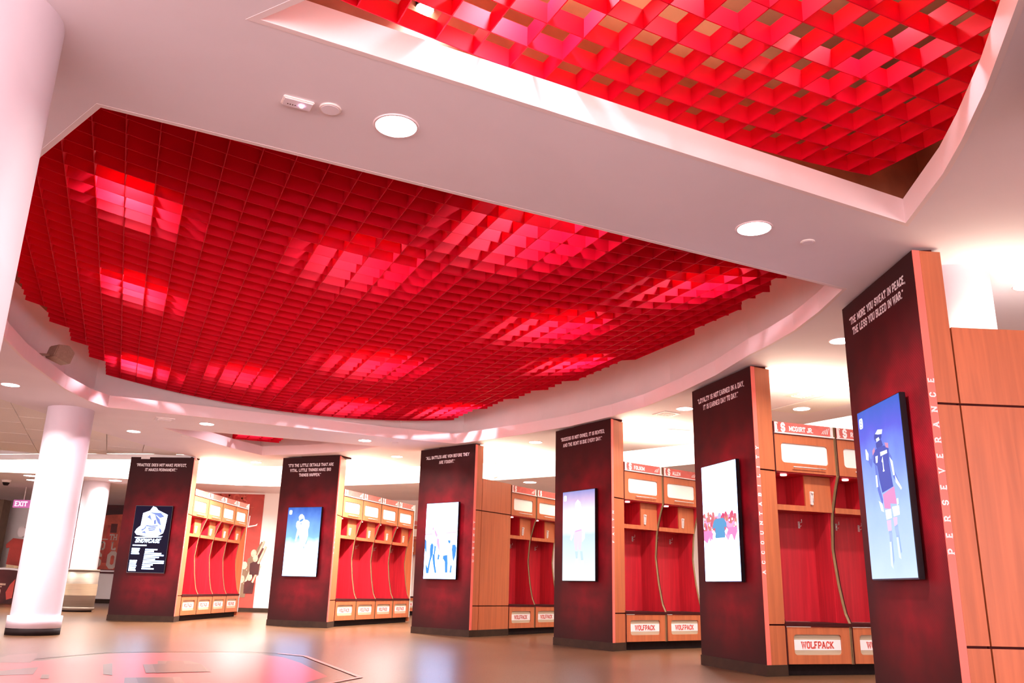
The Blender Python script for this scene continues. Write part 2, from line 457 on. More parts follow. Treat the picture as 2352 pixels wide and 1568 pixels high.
def lettering(bm, s, x, z, h, y=0, t=.17, rot=False, sp=.06, th=.0015, wx=.8, slant=0):
    """block letters in the x,z plane; rot=True climbs upward, letters turned a quarter left"""
    cx = 0
    for c in s:
        wd, strokes, ser = GLY[c]
        quads = []
        for st in strokes:
            quads += stroke([(p[0], p[1]) for p in st], t)
        for sx, sy in ser:
            hw, hh = .17, .055
            sy2 = min(max(sy, .055), .945)
            quads.append([Vector((sx-hw, sy2-hh)), Vector((sx+hw, sy2-hh)), Vector((sx+hw, sy2+hh)), Vector((sx-hw, sy2+hh))])
        for q in quads:
            if rot:
                pts = [(x-v.y*h, z+(cx+v.x*wx)*h) for v in q]
            else:
                pts = [(x+(cx+v.x*wx+slant*v.y)*h, z+v.y*h) for v in q]
            vs = [bm.verts.new((a, y-th, b)) for a, b in pts]
            try: bm.faces.new(vs)
            except ValueError: pass
        cx += (wd+sp)*wx
    return cx*h

def line_obj(name, lines, cx, ztop, h, lead, y, m, parent, t=.17):
    bm = B()
    for i, s in enumerate(lines):
        wd = text_width(s, h)
        lettering(bm, s, cx-wd/2, ztop-h-i*lead, h, y, t)
    return obj(name, bm, m, parent)

# ------------------------------------------------------------------ room shell
ZS = 2.98
bm = B()
box(bm, -24, 12, -4, 32, -.12, 0)
struct('floor', bm, 'floor')

OUT1 = [(-2.09, 3.74), (2.52, 6.07), (2.53, 6.6), (2.5, 7.14), (2.42, 7.6), (2.33, 7.96), (2.2, 8.8), (2.0, 9.6), (1.7, 10.5), (1.37, 11.15), (.85, 11.95), (.2, 12.7), (-.3, 13.2), (-.87, 13.72),
        (-1.63, 13.42), (-2.31, 13.08), (-3.38, 12.52), (-4.55, 11.9), (-5.53, 11.41), (-5.6, 11.0), (-5.56, 10.3), (-5.44, 9.68), (-5.26, 8.82), (-5.04, 8.09), (-4.6, 7.0), (-4.1, 6.1), (-3.4, 5.05), (-2.67, 4.27)]
OUT2 = [(-1.09, 3.02), (-.87, 2.89), (-.45, 2.55), (-.05, 2.1), (.25, 1.6), (.6, 1.2), (1.0, 1.25), (1.4, 1.7), (1.75, 2.3), (1.95, 2.78), (2.15, 3.38), (2.28, 3.85), (2.36, 4.2), (2.45, 4.85)]
OUT3 = [(-5.34, 12.96), (-2.22, 14.22), (-2.6, 14.6), (-2.98, 14.91), (-3.75, 15.32), (-4.57, 15.58), (-4.85, 14.9), (-5.05, 14.21), (-5.22, 13.6)]
EDGE = [(-10.03, 16.66), (-9.4, 16.6), (-7.85, 15.95), (-6.91, 15.97), (-6.34, 16.9), (-5.19, 17.13), (-3.19, 16.83), (-1.78, 16.57), (-.45, 15.86), (.84, 15.14), (1.91, 14.11), (2.9, 13.16), (3.72, 11.9), (4.06, 11.3), (4.42, 10.71), (5.0, 9.0), (5.25, 7.2), (5.25, 5.2), (4.9, 3.2), (4.2, 1.0), (3.2, -1.2), (2.4, -3.4)]
LEFT = [(-8.6, -3.4), (-8.3, 2), (-7.6, 6), (-7.0, 9), (-6.79, 11.15), (-6.7, 12.09), (-6.62, 13.41), (-6.36, 14.82), (-6.0, 16.0), (-5.9, 17.05)]
SOFF = LEFT + [p for p in EDGE[5:]]

def flat_with_holes(outer, holes, z):
    cu = bpy.data.curves.new('outline', 'CURVE')
    cu.dimensions = '2D'; cu.fill_mode = 'BOTH'
    for loop in [outer]+holes:
        sp = cu.splines.new('POLY')
        sp.points.add(len(loop)-1)
        for p, (x, y) in zip(sp.points, loop):
            p.co = (x, y, 0, 1)
        sp.use_cyclic_u = True
    o = bpy.data.objects.new('outline', cu)
    C.objects.link(o)
    dg = bpy.context.evaluated_depsgraph_get()
    me = bpy.data.meshes.new_from_object(o.evaluated_get(dg))
    bpy.data.objects.remove(o)
    bm = B(); bm.from_mesh(me)
    for v in bm.verts: v.co.z = z
    return bm

so = struct('ceiling', flat_with_holes(SOFF, [OUT1, OUT2, OUT3], ZS), 'soffit')

def loop_wall(bm, pts, z0, z1, t=0, closed=True):    # upright ribbon, thickened outward by t
    n = len(pts)
    P = [Vector(p) for p in pts]
    def off(i, d):
        a = P[(i-1) % n] if closed or i > 0 else None
        b = P[(i+1) % n] if closed or i < n-1 else None
        d1 = (P[i]-a).normalized() if a is not None else (b-P[i]).normalized()
        d2 = (b-P[i]).normalized() if b is not None else d1
        m = (d1+d2).normalized()
        nr = Vector((m.y, -m.x))
        return P[i]+nr*d/max(.35, d1.dot(m))
    rng = range(n if closed else n-1)
    A = [[bm.verts.new((q.x, q.y, z)) for q in (off(i, 0) for i in range(n))] for z in (z0, z1)]
    for i in rng:
        j = (i+1) % n
        bm.faces.new((A[0][i], A[0][j], A[1][j], A[1][i]))
    if t:
        Bv = [[bm.verts.new((q.x, q.y, z)) for q in (off(i, t) for i in range(n))] for z in (z0, z1)]
        for i in rng:
            j = (i+1) % n
            bm.faces.new((Bv[0][j], Bv[0][i], Bv[1][i], Bv[1][j]))
            bm.faces.new((A[1][i], A[1][j], Bv[1][j], Bv[1][i]))
            bm.faces.new((A[0][j], A[0][i], Bv[0][i], Bv[0][j]))
    return bm

def offset_loop(pts, d):
    n = len(pts); P = [Vector(p) for p in pts]; out = []
    for i in range(n):
        d1 = (P[i]-P[i-1]).normalized(); d2 = (P[(i+1) % n]-P[i]).normalized()
        m = (d1+d2).normalized()
        out.append(tuple(P[i]+Vector((m.y, -m.x))*d/max(.5, d1.dot(m))))
    return out

def ccw(p):
    return p if sum(p[i-1][0]*p[i][1]-p[i][0]*p[i-1][1] for i in range(len(p))) > 0 else p[::-1]

ZD = 4.35
OUTS = [ccw(o) for o in (OUT1, OUT2, OUT3)]
for k, o in enumerate(OUTS):
    bm = B(); loop_wall(bm, o, ZS-.001, 3.145, .03)
    struct('trim_%d' % (k+1), bm, 'fascia')
    zc = 3.98 if k == 0 else 3.42
    bm = B(); loop_wall(bm, offset_loop(o, .40 if k < 2 else .22), ZS+.004, zc)
    struct('wall_cove.%03d' % k if k else 'wall_cove', bm, 'white')
    bm = B(); loop_wall(bm, offset_loop(o, .41 if k < 2 else .23), zc, ZD)
    struct('wall_plenum.%03d' % k if k else 'wall_plenum', bm, 'deck')  # deck colour stands in for red glow on the upper wall
bm = B(); box(bm, -24, 12, -4, 32, ZD, ZD+.1)
struct('ceiling_deck', bm, 'deck')
bm = B(); loop_wall(bm, ccw(SOFF), ZS-.0005, ZD)
struct('wall_soffit_edge', bm, 'white')

# raised ring beyond the pillars, bulkhead and outer ceiling
BULK = [(-16.5, 18.9), (-11.63, 19.44), (-10.7, 19.56), (-8.96, 20.17), (-7.1, 20.81), (-5.87, 21.0), (-4.4, 20.6), (-2.93, 19.92), (-1.65, 19.23), (-.17, 18.53), (2.01, 16.89), (3.9, 14.9), (5.2, 12.9), (6.1, 10.6), (6.5, 8.2), (6.5, 5.6), (6.2, 3), (5.4, 0), (4.2, -3)]
bm = B(); loop_wall(bm, BULK, 3.0, ZD, 0, False)
struct('wall_bulkhead', bm, 'white')
outer = BULK + [(11.5, -3.5), (11.5, 31.5), (-23.5, 31.5), (-23.5, 18.5)]
struct('ceiling_outer', flat_with_holes(outer, [], 3.0), 'soffit')
# raised ring ceiling
ring = [(-6.5, 17.05)] + EDGE[5:-1] + BULK[::-1] + [(-16.5, 16.7)]
struct('ceiling_ring', flat_with_holes([(p[0], p[1]) for p in ring], [], ZD-.02), 'white')
# bright lip on the left edge
bm = B()
lp = [(-16, 17.2), (-10.03, 16.66), (-8.4, 16.3), (-6.91, 16.08), (-5.95, 16.05)]
for i in range(len(lp)-1):
    prism(bm, [lp[i], lp[i+1], (lp[i+1][0], lp[i+1][1]+.06), (lp[i][0], lp[i][1]+.06)], 2.925, 3.02)
struct('trim_4', bm, 'white')
bm = B()
for i in range(len(lp)-1):
    prism(bm, [lp[i], lp[i+1], (lp[i+1][0], lp[i+1][1]+.04), (lp[i][0], lp[i][1]+.04)], 3.03, ZD)
struct('wall_left_lip', bm, 'white')

def wall_line(name, pts, z0, z1, m='white', t=.12):
    bm = B()
    P = [Vector(p) for p in pts]
    for i in range(len(P)-1):
        d = (P[i+1]-P[i]).normalized(); n = Vector((-d.y, d.x))
        prism(bm, [tuple(P[i]), tuple(P[i+1]), tuple(P[i+1]+n*t), tuple(P[i]+n*t)], z0, z1)
    return struct(name, bm, m)
WB = [(-8.9, 22.62), (-4.2, 22.62)]
wall_line('wall_back', WB, 0, 3.0)
wall_line('wall_back_left', [(-21, 27.4), (-9.0, 27.4)], 0, 3.0)
wall_line('wall_back_return', [(-9.0, 27.4), (-8.9, 22.62)], 0, 3.0)
wall_line('wall_back_right', [(-4.2, 22.62), (-4.1, 23.85), (.6, 22.9), (3.6, 20.6), (6.4, 17.4), (8.4, 13.6), (9.4, 9.2), (9.4, 4.0), (8.2, -1.5)], 0, 3.0)
wall_line('wall_left', [(-21, 4), (-21, 27.4)], 0, 3.0)
bm = B(); box(bm, -8.88, -4.2, 22.595, 22.62, 0, .1); struct('baseboard_back', bm, 'base')
bm = B(); box(bm, -21, -9.0, 27.37, 27.4, 0, .12); struct('baseboard_left', bm, 'base')

# lay-in ceiling tiles left of the soffit edge
tile_root = struct('ceiling_tiles_left', (lambda b: (box(b, -21, -6.4, 6, 16.2, 3.05, 3.07), b)[1])(B()), 'tile')
ca, sa = math.cos(math.radians(24.4)), math.sin(math.radians(24.4))
bm = B(); box(bm, .006, .596, .006, .596, 0, .02)
tile_me = None
def inside(x, y, poly):
    r = False
    n = len(poly)
    for i in range(n):
        x1, y1 = poly[i]; x2, y2 = poly[i-1]
        if (y1 > y) != (y2 > y) and x < (x2-x1)*(y-y1)/(y2-y1)+x1: r = not r
    return r
TZ = [(-12.0, 9.5), (-6.3, 9.5), (-6.3, 12), (-6.2, 13.4), (-5.95, 14.8), (-6.1, 15.9), (-9.0, 16.1), (-12.0, 16.1)]
first = None
for i in range(-12, 14):
    for j in range(-6, 16):
        X = -6.79+(i*.6)*ca-(j*.6)*sa-.02; Y = 11.29+(i*.6)*sa+(j*.6)*ca
        cx, cy = X+.3*ca-.3*sa, Y+.3*sa+.3*ca
        if inside(cx, cy, TZ) and max(Y, cy+.42) < 16.5:
            if first is None:
                first = obj('ceiling_tile', bm, 'tile', tile_root); o = first
            else:
                o = first.copy(); C.objects.link(o)
            o.location = (X, Y, 3.0+.002*((i+j) % 2)); o.rotation_euler = (0, 0, math.radians(24.4))

# tiled trays in the soffit behind the pillars (shallow frames with tiles)
for k, (pts) in enumerate([[(3.29, 10.47), (3.78, 10.68), (4.12, 9.93), (4.25, 9.3), (3.85, 9.2)], [(1.81, 13.3), (2.33, 12.61), (2.6, 12.0), (2.25, 11.95), (1.72, 12.7)]]):
    bm = B(); prism(bm, pts, ZS-.012, ZS-.002)
    struct('trim_%d' % (5+k), bm, 'tile')

# ------------------------------------------------------------------ louvred ceilings
def strip_solid(bm, pts, t, h):       # blade: plan points with bottom z, thickness t, height h
    P = [Vector(p) for p in pts]
    rows = []
    for i, p in enumerate(P):
        a = P[max(i-1, 0)]; b = P[min(i+1, len(P)-1)]
        d = Vector((b.x-a.x, b.y-a.y)).normalized(); n = Vector((-d.y, d.x))*t/2
        rows.append([bm.verts.new((p.x+n.x*s, p.y+n.y*s, p.z+dz)) for s, dz in ((1, 0), (-1, 0), (-1, h), (1, h))])
    for a, b in zip(rows, rows[1:]):
        for k in range(4):
            bm.faces.new((a[k], a[(k+1) % 4], b[(k+1) % 4], b[k]))
    bm.faces.new(rows[0][::-1]); bm.faces.new(rows[-1])

def louvers(label, O, th, s, zf, rows, cols, H=.108, T=.006):
    a = Vector((math.cos(th), math.sin(th))); b = Vector((-a.y, a.x))
    root = thing('louver_ceiling', label, 'ceiling louver', (O[0], O[1], zf(0)), 0)
    def pt(c, r, dz=0):
        q = s*(c*a+r*b)
        return (q.x, q.y, zf(c)-zf(0)+dz)
    for r, (c0, c1) in rows.items():
        n = max(2, int((c1-c0)/1.0)+1)
        bm = B(); strip_solid(bm, [pt(c0+(c1-c0)*i/(n-1), r) for i in range(n)], T, H)
        obj('blade', bm, 'red', root)
    for c, (r0, r1) in cols.items():
        bm = B(); strip_solid(bm, [pt(c, r0, .0012), pt(c, r1, .0012)], T, H)
        obj('blade', bm, 'red', root)
    return root

def z1(c): return 3.4-.298*c/10+.127*(c/10)**2
def rmin1(r): return -9.4 if r <= 20 else -6.97 if r <= 25 else -5.95 if r <= 28 else -4.93 if r <= 31 else -3.95 if r <= 34 else -2.96
def rmax1(r):
    for lim, v in ((2, 24.6), (5, 25.4), (10, 26.2), (17, 27.0), (23, 26.3), (26, 25.5), (29, 24.6), (33, 23.8), (40, 22.95)):
        if r <= lim: return v
rows = {r: (rmin1(r), rmax1(r)) for r in range(-3, 39)}
cols = {}
for c in range(-9, 28):
    rr = [r for r in rows if rows[r][0] <= c <= rows[r][1]]
    if rr: cols[c] = (min(rr)-.02, max(rr)+.02)
O1 = (-2.0615, 4.8265)
louvers('large red louvred lattice over the near edge to the far curved corner of the room', O1, math.radians(23.93), .20366, z1, rows, cols)

def z2(c): return 3.257+.04*c/10+.127*(c/10)**2
th2 = .464
pl2 = offset_loop(OUTS[1], .32)
rows, cols = {}, {}
O2 = (1.394, 3.577)
def in2(c, r):
    x = O2[0]+.202*(c*math.cos(th2)-r*math.sin(th2)); y = O2[1]+.202*(c*math.sin(th2)+r*math.cos(th2))
    return inside(x, y, pl2)
for r in range(-14, 5):
    cc = [c for c in range(-12, 9) if in2(c, r)]
    if len(cc) > 1: rows[r] = (min(cc), min(7, max(cc)))
for c in range(-12, 8):
    rr = [r for r in rows if rows[r][0] <= c <= rows[r][1]]
    if len(rr) > 1: cols[c] = (min(rr), max(rr))
louvers('red louvred lattice in the ceiling opening nearest overhead at the top right', O2, th2, .202, z2, rows, cols)
rows = {r: (-2.2, 1.9) for r in range(0, 5)}
louvers('small red louvred lattice in the farthest ceiling opening behind', (-4.2, 14.35), math.radians(24), .2, lambda c: 3.16, rows, {c: (0, 4) for c in (-2, -1, 0, 1)})

# spotlights above the louvres
def spot_thing(x, y, z, label, e, tilt=0, az=0):
    t = thing('track_spotlight', label, 'spotlight', (x, y, z))
    bm = B(); cyl(bm, 0, 0, 0, .16, .05, .045, 20); obj('lamp_housing', bm, 'black', t)
    bm = B(); cyl(bm, 0, 0, -.008, .0, .046, .046, 20); obj('lens', bm, 'lens', t)
    bm = B(); rod(bm, (0, 0, .16), (0, 0, ZD-z), .012); obj('stem', bm, 'black', t)
    l = bpy.data.lights.new('track_lamp', 'SPOT')
    l.energy = e; l.color = (1, .72, .84); l.spot_size = math.radians(118); l.spot_blend = .7; l.shadow_soft_size = .05
    lo = bpy.data.objects.new('track_lamp', l)
    C.objects.link(lo); lo.location = (0, 0, -.02); lo.rotation_euler = (math.radians(tilt), 0, az); lo.parent = t
    return t
BV = Vector((-math.sin(math.radians(24)), math.cos(math.radians(24))))
hot = [((-3.0, 6.0), 40, 'near the left end of the large lattice'), ((-3.79, 7.98), 50, 'second from the near left corner of the large lattice'), ((-5.0, 11.0), 70, 'at the far left corner of the large lattice'),
       ((-1.65, 9.74), 60, 'in the middle of the large lattice'), ((-3.5, 10.7), 40, 'left of centre toward the far edge'), ((.41, 8.26), 60, 'right of centre of the large lattice'),
       ((.73, 10.15), 60, 'toward the curved right edge of the large lattice'), ((-.95, 12.9), 80, 'at the far curved corner of the large lattice'), ((.1, 5.85), 60, 'over the bright patch by the near edge'),
       ((-1.3, 6.6), 35, 'over the near middle of the large lattice'), ((-2.4, 12.2), 60, 'along the far edge of the large lattice'), ((1.6, 7.2), 40, 'by the right tip of the large lattice')]
for (p, e, lb) in hot:
    q = Vector(p)-BV*.28
    spot_thing(q.x, q.y, 3.86, 'small black track spotlight '+lb, e*1.2, 12, math.radians(24))
spot_thing(-.5, 3.75, 3.62, 'glaring white track spotlight above the left end of the nearest lattice', 60, 10, .4)
spot_thing(.05, 3.3, 3.75, 'track spotlight above the pink glowing cells of the nearest lattice', 70, 0, 0)
spot_thing(1.72, 3.55, 3.72, 'black track spotlight seen through a cell at the right of the nearest lattice', 16, 0, 0)
spot_thing(.98, 3.1, 3.8, 'track spotlight in the middle of the nearest lattice', 26, 0, 0)
spot_thing(-4.3, 14.2, 3.8, 'track spotlight above the small far lattice', 60, 0, 0)

# ------------------------------------------------------------------ round columns
def column(x, y, R, label, plinth=True, top=ZS):
    t = thing('column', label, 'column', (x, y, 0))
    bm = B(); cyl(bm, 0, 0, .23 if plinth else 0, top, R, n=64, cap=False); obj('shaft', bm, 'column', t)
    if plinth:
        bm = B(); cyl(bm, 0, 0, .085, .235, R+.028, n=64); obj('plinth', bm, 'column', t)
        bm = B(); cyl(bm, 0, 0, 0, .086, R+.026, n=64); obj('black_base', bm, 'black', t)
    return t
column(-2.225, 3.005, .29, 'white round column at the left edge closest to the camera')
column(-6.145, 11.65, .295, 'white round column standing free at the left with a black base')
column(-10.13, 21.0, .3, 'bright white round column behind the steel bin', True, 3.0)
column(3.14, 5.83, .33, 'white round column rising behind the wood panels at the right')

# ------------------------------------------------------------------ end pillars
W = 1.257
PIL = [((-7.203, 16.113), -.095, (-5.995, 16.349)), ((-4.207, 15.732), -.386, (-3.032, 15.755)), ((-1.51, 14.416), -.691, (-.42, 13.77)),
       ((.678, 12.279), -.991, (1.556, 11.449)), ((2.099, 9.52), -1.298, (2.661, 8.428)), ((2.675, 6.485), -1.582, (2.86, 5.25)), ((2.36, 3.43), -1.88, (2.16, 2.2))]
QUO = [['"PRACTICE DOES NOT MAKE PERFECT,', 'IT MAKES PERMANENT."'], ["\"IT'S THE LITTLE DETAILS THAT ARE", 'VITAL. LITTLE THINGS MAKE BIG', 'THINGS HAPPEN."'],
       ['"ALL BATTLES ARE WON BEFORE THEY', 'ARE FOUGHT."'], ['"SUCCESS IS NOT OWNED, IT IS RENTED,', 'AND THE RENT IS DUE EVERY DAY."'],
       ['"LOYALTY IS NOT EARNED IN A DAY,', 'IT IS EARNED DAY TO DAY."'], ['"THE MORE YOU SWEAT IN PEACE,', 'THE LESS YOU BLEED IN WAR."'], None]
WORD = [('PRIDE', 1.30, 1.68), ('PASSION', 1.24, 1.80), ('URGENCY', 1.11, 1.73), ('FAITH', 1.33, 1.73), ('ACCOUNTABILITY', .914, 2.135), ('PERSEVERANCE', .984, 2.078), None]
LAB = ['maroon end pillar with the quote about practice, farthest left', 'maroon end pillar with the three-line quote about little details', 'maroon end pillar with the quote about battles',
       'maroon end pillar with the quote about success and rent', 'maroon end pillar with the quote about loyalty', 'tall maroon end pillar nearest the camera with the quote about sweat in peace', 'maroon end pillar cut off by the right edge of the photo']
def pillar(k):
    (lx, ly), a, Q = PIL[k]
    t = thing('end_pillar', LAB[k], 'pillar', (lx, ly, 0), a)
    u = Vector((math.cos(a), math.sin(a))); n = Vector((-u.y, u.x))
    q = Vector(Q)-Vector((lx, ly))
    ql = Vector((q.dot(u), q.dot(n)))
    R = Vector((W, 0))
    if k == 6: ql = Vector((W+.03, .2))
    sd = (ql-R); D = sd.length; sd.normalize(); inn = Vector((-sd.y, sd.x))
    yb = max(.2, ql.y)
    def pt(s, d): v = R+sd*s+inn*d; return (v.x, v.y)
    bm = B(); prism(bm, [(.004, .016), (W-.02, .016), pt(.04, .02), pt(D-.004, .02), (.004, yb)], .02, 2.955); obj('core', bm, 'gap', t)
    bm = B(); prism(bm, [(0, 0), (W-.008, 0), (W-.008, .018), (0, .018)], .1, 2.96); obj('graphic_panel', bm, 'print', t)
    st = min(.052, D*.28)
    bm = B(); prism(bm, [pt(0, 0), pt(st, 0), pt(st, .018), pt(.006, .018)], .1, 2.96); obj('edge_strip', bm, 'strip', t)
    for z0, z1 in ((.1, .447), (.462, 1.908), (1.923, 2.958)):
        bm = B(); prism(bm, [pt(st+.001, 0), pt(D, 0), pt(D, .018), pt(st+.001, .018)], z0, z1); obj('side_panel', bm, 'wood', t)
    bm = B(); prism(bm, [(-.006, -.008), (W+.004, -.008), pt(D, -.008), pt(D, .01), (W-.02, .01), (-.006, .01)], 0, .1); obj('baseboard', bm, 'base', t)
    bm = B(); prism(bm, [(W*.3, .05), (W-.06, .05), (W-.04, max(.12, yb-.05)), (W*.3, max(.12, yb-.05))], 2.955, 2.98); obj('top_block', bm, 'gap', t)
    if QUO[k]:
        widest = max(text_width(s, 1) for s in QUO[k])
        h = .99/widest
        line_obj('quote_lettering', QUO[k], .625, 2.84, min(h, .082), .09, -.0006, 'letter', t, .21)
    if WORD[k]:
        wd, za, zb = WORD[k]
        bm = B()
        h = st*.86
        step = (zb-za-h*.6)/(len(wd)-1)
        for i, c in enumerate(wd):
            lettering(bm, c, 0, za+i*step, h, 0, .2, True, wx=1.0)
        for v in bm.verts:          # lay the word onto the side face
            s_ = (st*.07+h+v.co.x); z = v.co.z
            p = R+sd*s_-inn*.0012
            v.co = Vector((p.x, p.y, z))
        obj('word_lettering', bm, 'letter', t)
    return t
for k in range(7): pillar(k)

# ------------------------------------------------------------------ wall displays
TW, TH = .721, 1.209
def disp(k, label, mt, draw):
    (lx, ly), a, _ = PIL[k]
    u = Vector((math.cos(a), math.sin(a))); n = Vector((-u.y, u.x))
    p = Vector((lx, ly))+u*(W/2+.004-TW/2)-n*.07
    t = thing('wall_display', label, 'display', (p.x, p.y, .838), a)
    bm = B(); box(bm, 0, TW, .004, .045, 0, TH); obj('bezel', bm, 'tvblack', t, .003)
    bm = B(); box(bm, .14, TW-.14, .045, .069, .2, TH-.2); obj('mount', bm, 'tvblack', t)
    bm = B(); box(bm, .008, TW-.008, 0, .004, .01, TH-.008); s = obj('screen', bm, mt, t)
    state = [0]
    def poly(name, pts, col, e=1.5, sm=False):
        state[0] += 1
        y = -.00006*state[0]-.0004
        bm = B()
        for pp in (pts if isinstance(pts[0][0], (list, tuple)) else [pts]):
            vs = [bm.verts.new((.008+(TW-.016)*min(1, max(0, x)), y, .01+(TH-.018)*(1-v))) for x, v in pp]
            bm.faces.new(vs)
        return obj(name, bm, emis(col, round(e*.48, 3)), s)
    def txt(name, s_, x, v, h, col, e=1.5, slant=0, t_=.2, wx=.8):
        state[0] += 1
        bm = B(); lettering(bm, s_, .008+(TW-.016)*x, .01+(TH-.018)*(1-v), h, -.00006*state[0]-.0004, t_, wx=wx, slant=slant, th=.0)
        return obj(name, bm, emis(col, round(e*.48, 3)), s)
    if draw: draw(poly, txt)
    return t
def ell(cx, cy, rx, ry, n=18, a=0):
    return [(cx+rx*math.cos(2*PI*i/n)*math.cos(a)-ry*math.sin(2*PI*i/n)*math.sin(a), cy+rx*math.cos(2*PI*i/n)*math.sin(a)*.6+ry*math.sin(2*PI*i/n)*math.cos(a)) for i in range(n)]
WHT = (1, 1, 1)
def logo(poly, txt, col=WHT):
    poly('team_logo', rrect(.035, .125, .04, .105, .02, 3), col, 1.6)
    txt('team_logo', 'S', .05, .1, .062, (.2, .3, .75), 1.0, t_=.1)

def d1(poly, txt):
    poly('hexagon', [(.22, .11), (.4, .07), (.47, 0.004), (.56, .02), (.62, .06), (.74, .09), (.9, .13), (.87, .34), (.84, .41), (.7, .455), (.36, .46), (.12, .44), (.06, .4), (.1, .35), (.2, .3)], (.5, .66, 1), 6)
    for p in ([(.36, .09), (.5, .1), (.7, .1), (.82, .16), (.7, .18), (.6, .14)], [(.34, .17), (.42, .13), (.5, .24), (.44, .2)], [(.55, .12), (.7, .2), (.76, .3), (.66, .26), (.58, .18)],
              [(.34, .29), (.5, .3), (.68, .29), (.66, .31), (.5, .32), (.36, .31)], [(.4, .33), (.64, .32), (.62, .34), (.42, .35)], [(.4, .36), (.62, .35), (.6, .37), (.46, .38)],
              [(.22, .36), (.3, .34), (.36, .28), (.35, .34), (.26, .38)], [(.7, .32), (.78, .36), (.8, .42), (.74, .39)], [(.54, .22), (.6, .2), (.62, .27), (.56, .28)], [(.24, .4), (.34, .38), (.38, .42), (.28, .41)]):
        poly('line_art', p, (.2, .26, .62), 1.2)
    poly('script_stroke', [(.08, .475), (.84, .455), (.8, .475), (.1, .49)], (.5, .66, 1), 6)
    txt('script_title', 'SHOWCASE', .1, .56, .078, (.5, .66, 1), 6, .35, .2, .95)
    for x0, ys, w0 in ((.06, [.59], .38), (.05, [.64, .665, .69, .715], .22), (.04, [.82, .845, .87, .895, .92, .945, .965], .2)):
        for i, y in enumerate(ys):
            poly('schedule_line', [(x0, y), (x0+w0-.01*(i % 3), y), (x0+w0-.01*(i % 3), y+.017), (x0, y+.017)], (.5, .66, 1), 6)
    for i, w0 in enumerate([.33, .24, .45, .52, .4, .3, .55, .55, .26, .2, .3]):
        y = .65+i*.0285
        poly('schedule_line', [(.42-.003*i, y), (.42+w0, y), (.42+w0, y+.019), (.42-.003*i, y+.019)], (.5, .66, 1), 6)
def d2(poly, txt):
    logo(poly, txt)
    poly('player', [[(.36, .2), (.34, .14), (.38, .105), (.44, .1), (.5, .13), (.53, .18), (.62, .19), (.68, .22), (.68, .28), (.65, .33), (.67, .42), (.62, .5), (.6, .56), (.52, .62), (.5, .68), (.42, .7), (.42, .6), (.44, .5), (.4, .4), (.35, .44), (.33, .5), (.29, .5), (.31, .4), (.33, .33), (.28, .28), (.28, .23), (.31, .2)]], WHT, 1.7)
    poly('face_guard', [(.36, .2), (.44, .17), (.5, .17), (.46, .2), (.4, .215)], (.12, .3, .75), 1.2)
    poly('face_guard', [(.4, .235), (.45, .235), (.43, .255)], (.12, .3, .75), 1.2)
    poly('shadow', [(.61, .29), (.66, .27), (.6, .31)], (.2, .35, .85), 1.3)
    poly('shadow', [(.6, .55), (.68, .45), (.66, .49), (.63, .54)], (.2, .35, .85), 1.3)
    poly('shadow', [(.56, .56), (.6, .6), (.55, .6)], (.35, .5, .9), 1.4)
    poly('shadow', [(.5, .66), (.56, .62), (.6, .72), (.53, .68)], (.6, .72, 1), 1.4)
def d3(poly, txt):
    poly('crowd_band', [(0, .01), (1, .01), (1, .09), (.8, .07), (.6, .1), (.4, .06), (.2, .1), (0, .06)], (.85, .75, .95), 1.2)
    poly('rail', [(.0, .405), (.24, .402), (.24, .42), (0, .424)], (.95, .6, .85), 1.2)
    poly('rail', [(.66, .395), (1, .385), (1, .405), (.66, .412)], (.95, .6, .85), 1.2)
    bl = (.08, .3, .85)
    for p in ([(0, .48), (.04, .5), (.06, .6), (.05, .68), (0, .6)], [(.18, .56), (.23, .53), (.28, .56), (.27, .68), (.2, .78), (.16, .93), (.08, .93), (.05, .8), (.12, .86), (.18, .72), (.17, .62)],
              [(.31, .56), (.36, .58), (.34, .68), (.3, .69)], [(.27, .68), (.33, .68), (.36, .82), (.41, .92), (.36, .93), (.3, .82), (.26, .72)], [(.6, .7), (.73, .69), (.75, .8), (.75, .92), (.68, .92), (.66, .78), (.6, .74), (.56, .9), (.55, .92)],
              [(.72, .5), (.81, .5), (.8, .54), (.76, .54)], [(.87, .56), (.96, .56), (1, .6), (.98, .7), (.92, .78), (.89, .72), (.86, .62)], [(.84, .82), (.88, .83), (.87, .92), (.82, .92)], [(.44, .68), (.49, .69), (.47, .75), (.42, .75)]):
        poly('figure', p, bl, 1.1)
    for p in ([(.22, .34), (.26, .31), (.27, .35), (.24, .37)], [(.28, .35), (.33, .37), (.4, .43), (.36, .46), (.3, .4)], [(.38, .47), (.45, .48), (.47, .57), (.48, .68), (.45, .62), (.38, .54)]):
        poly('figure', p, (.95, .45, .7), 1.2)
    poly('figure', [(.46, .45), (.6, .42), (.72, .5), (.74, .68), (.56, .69), (.5, .6)], WHT, 1.7)
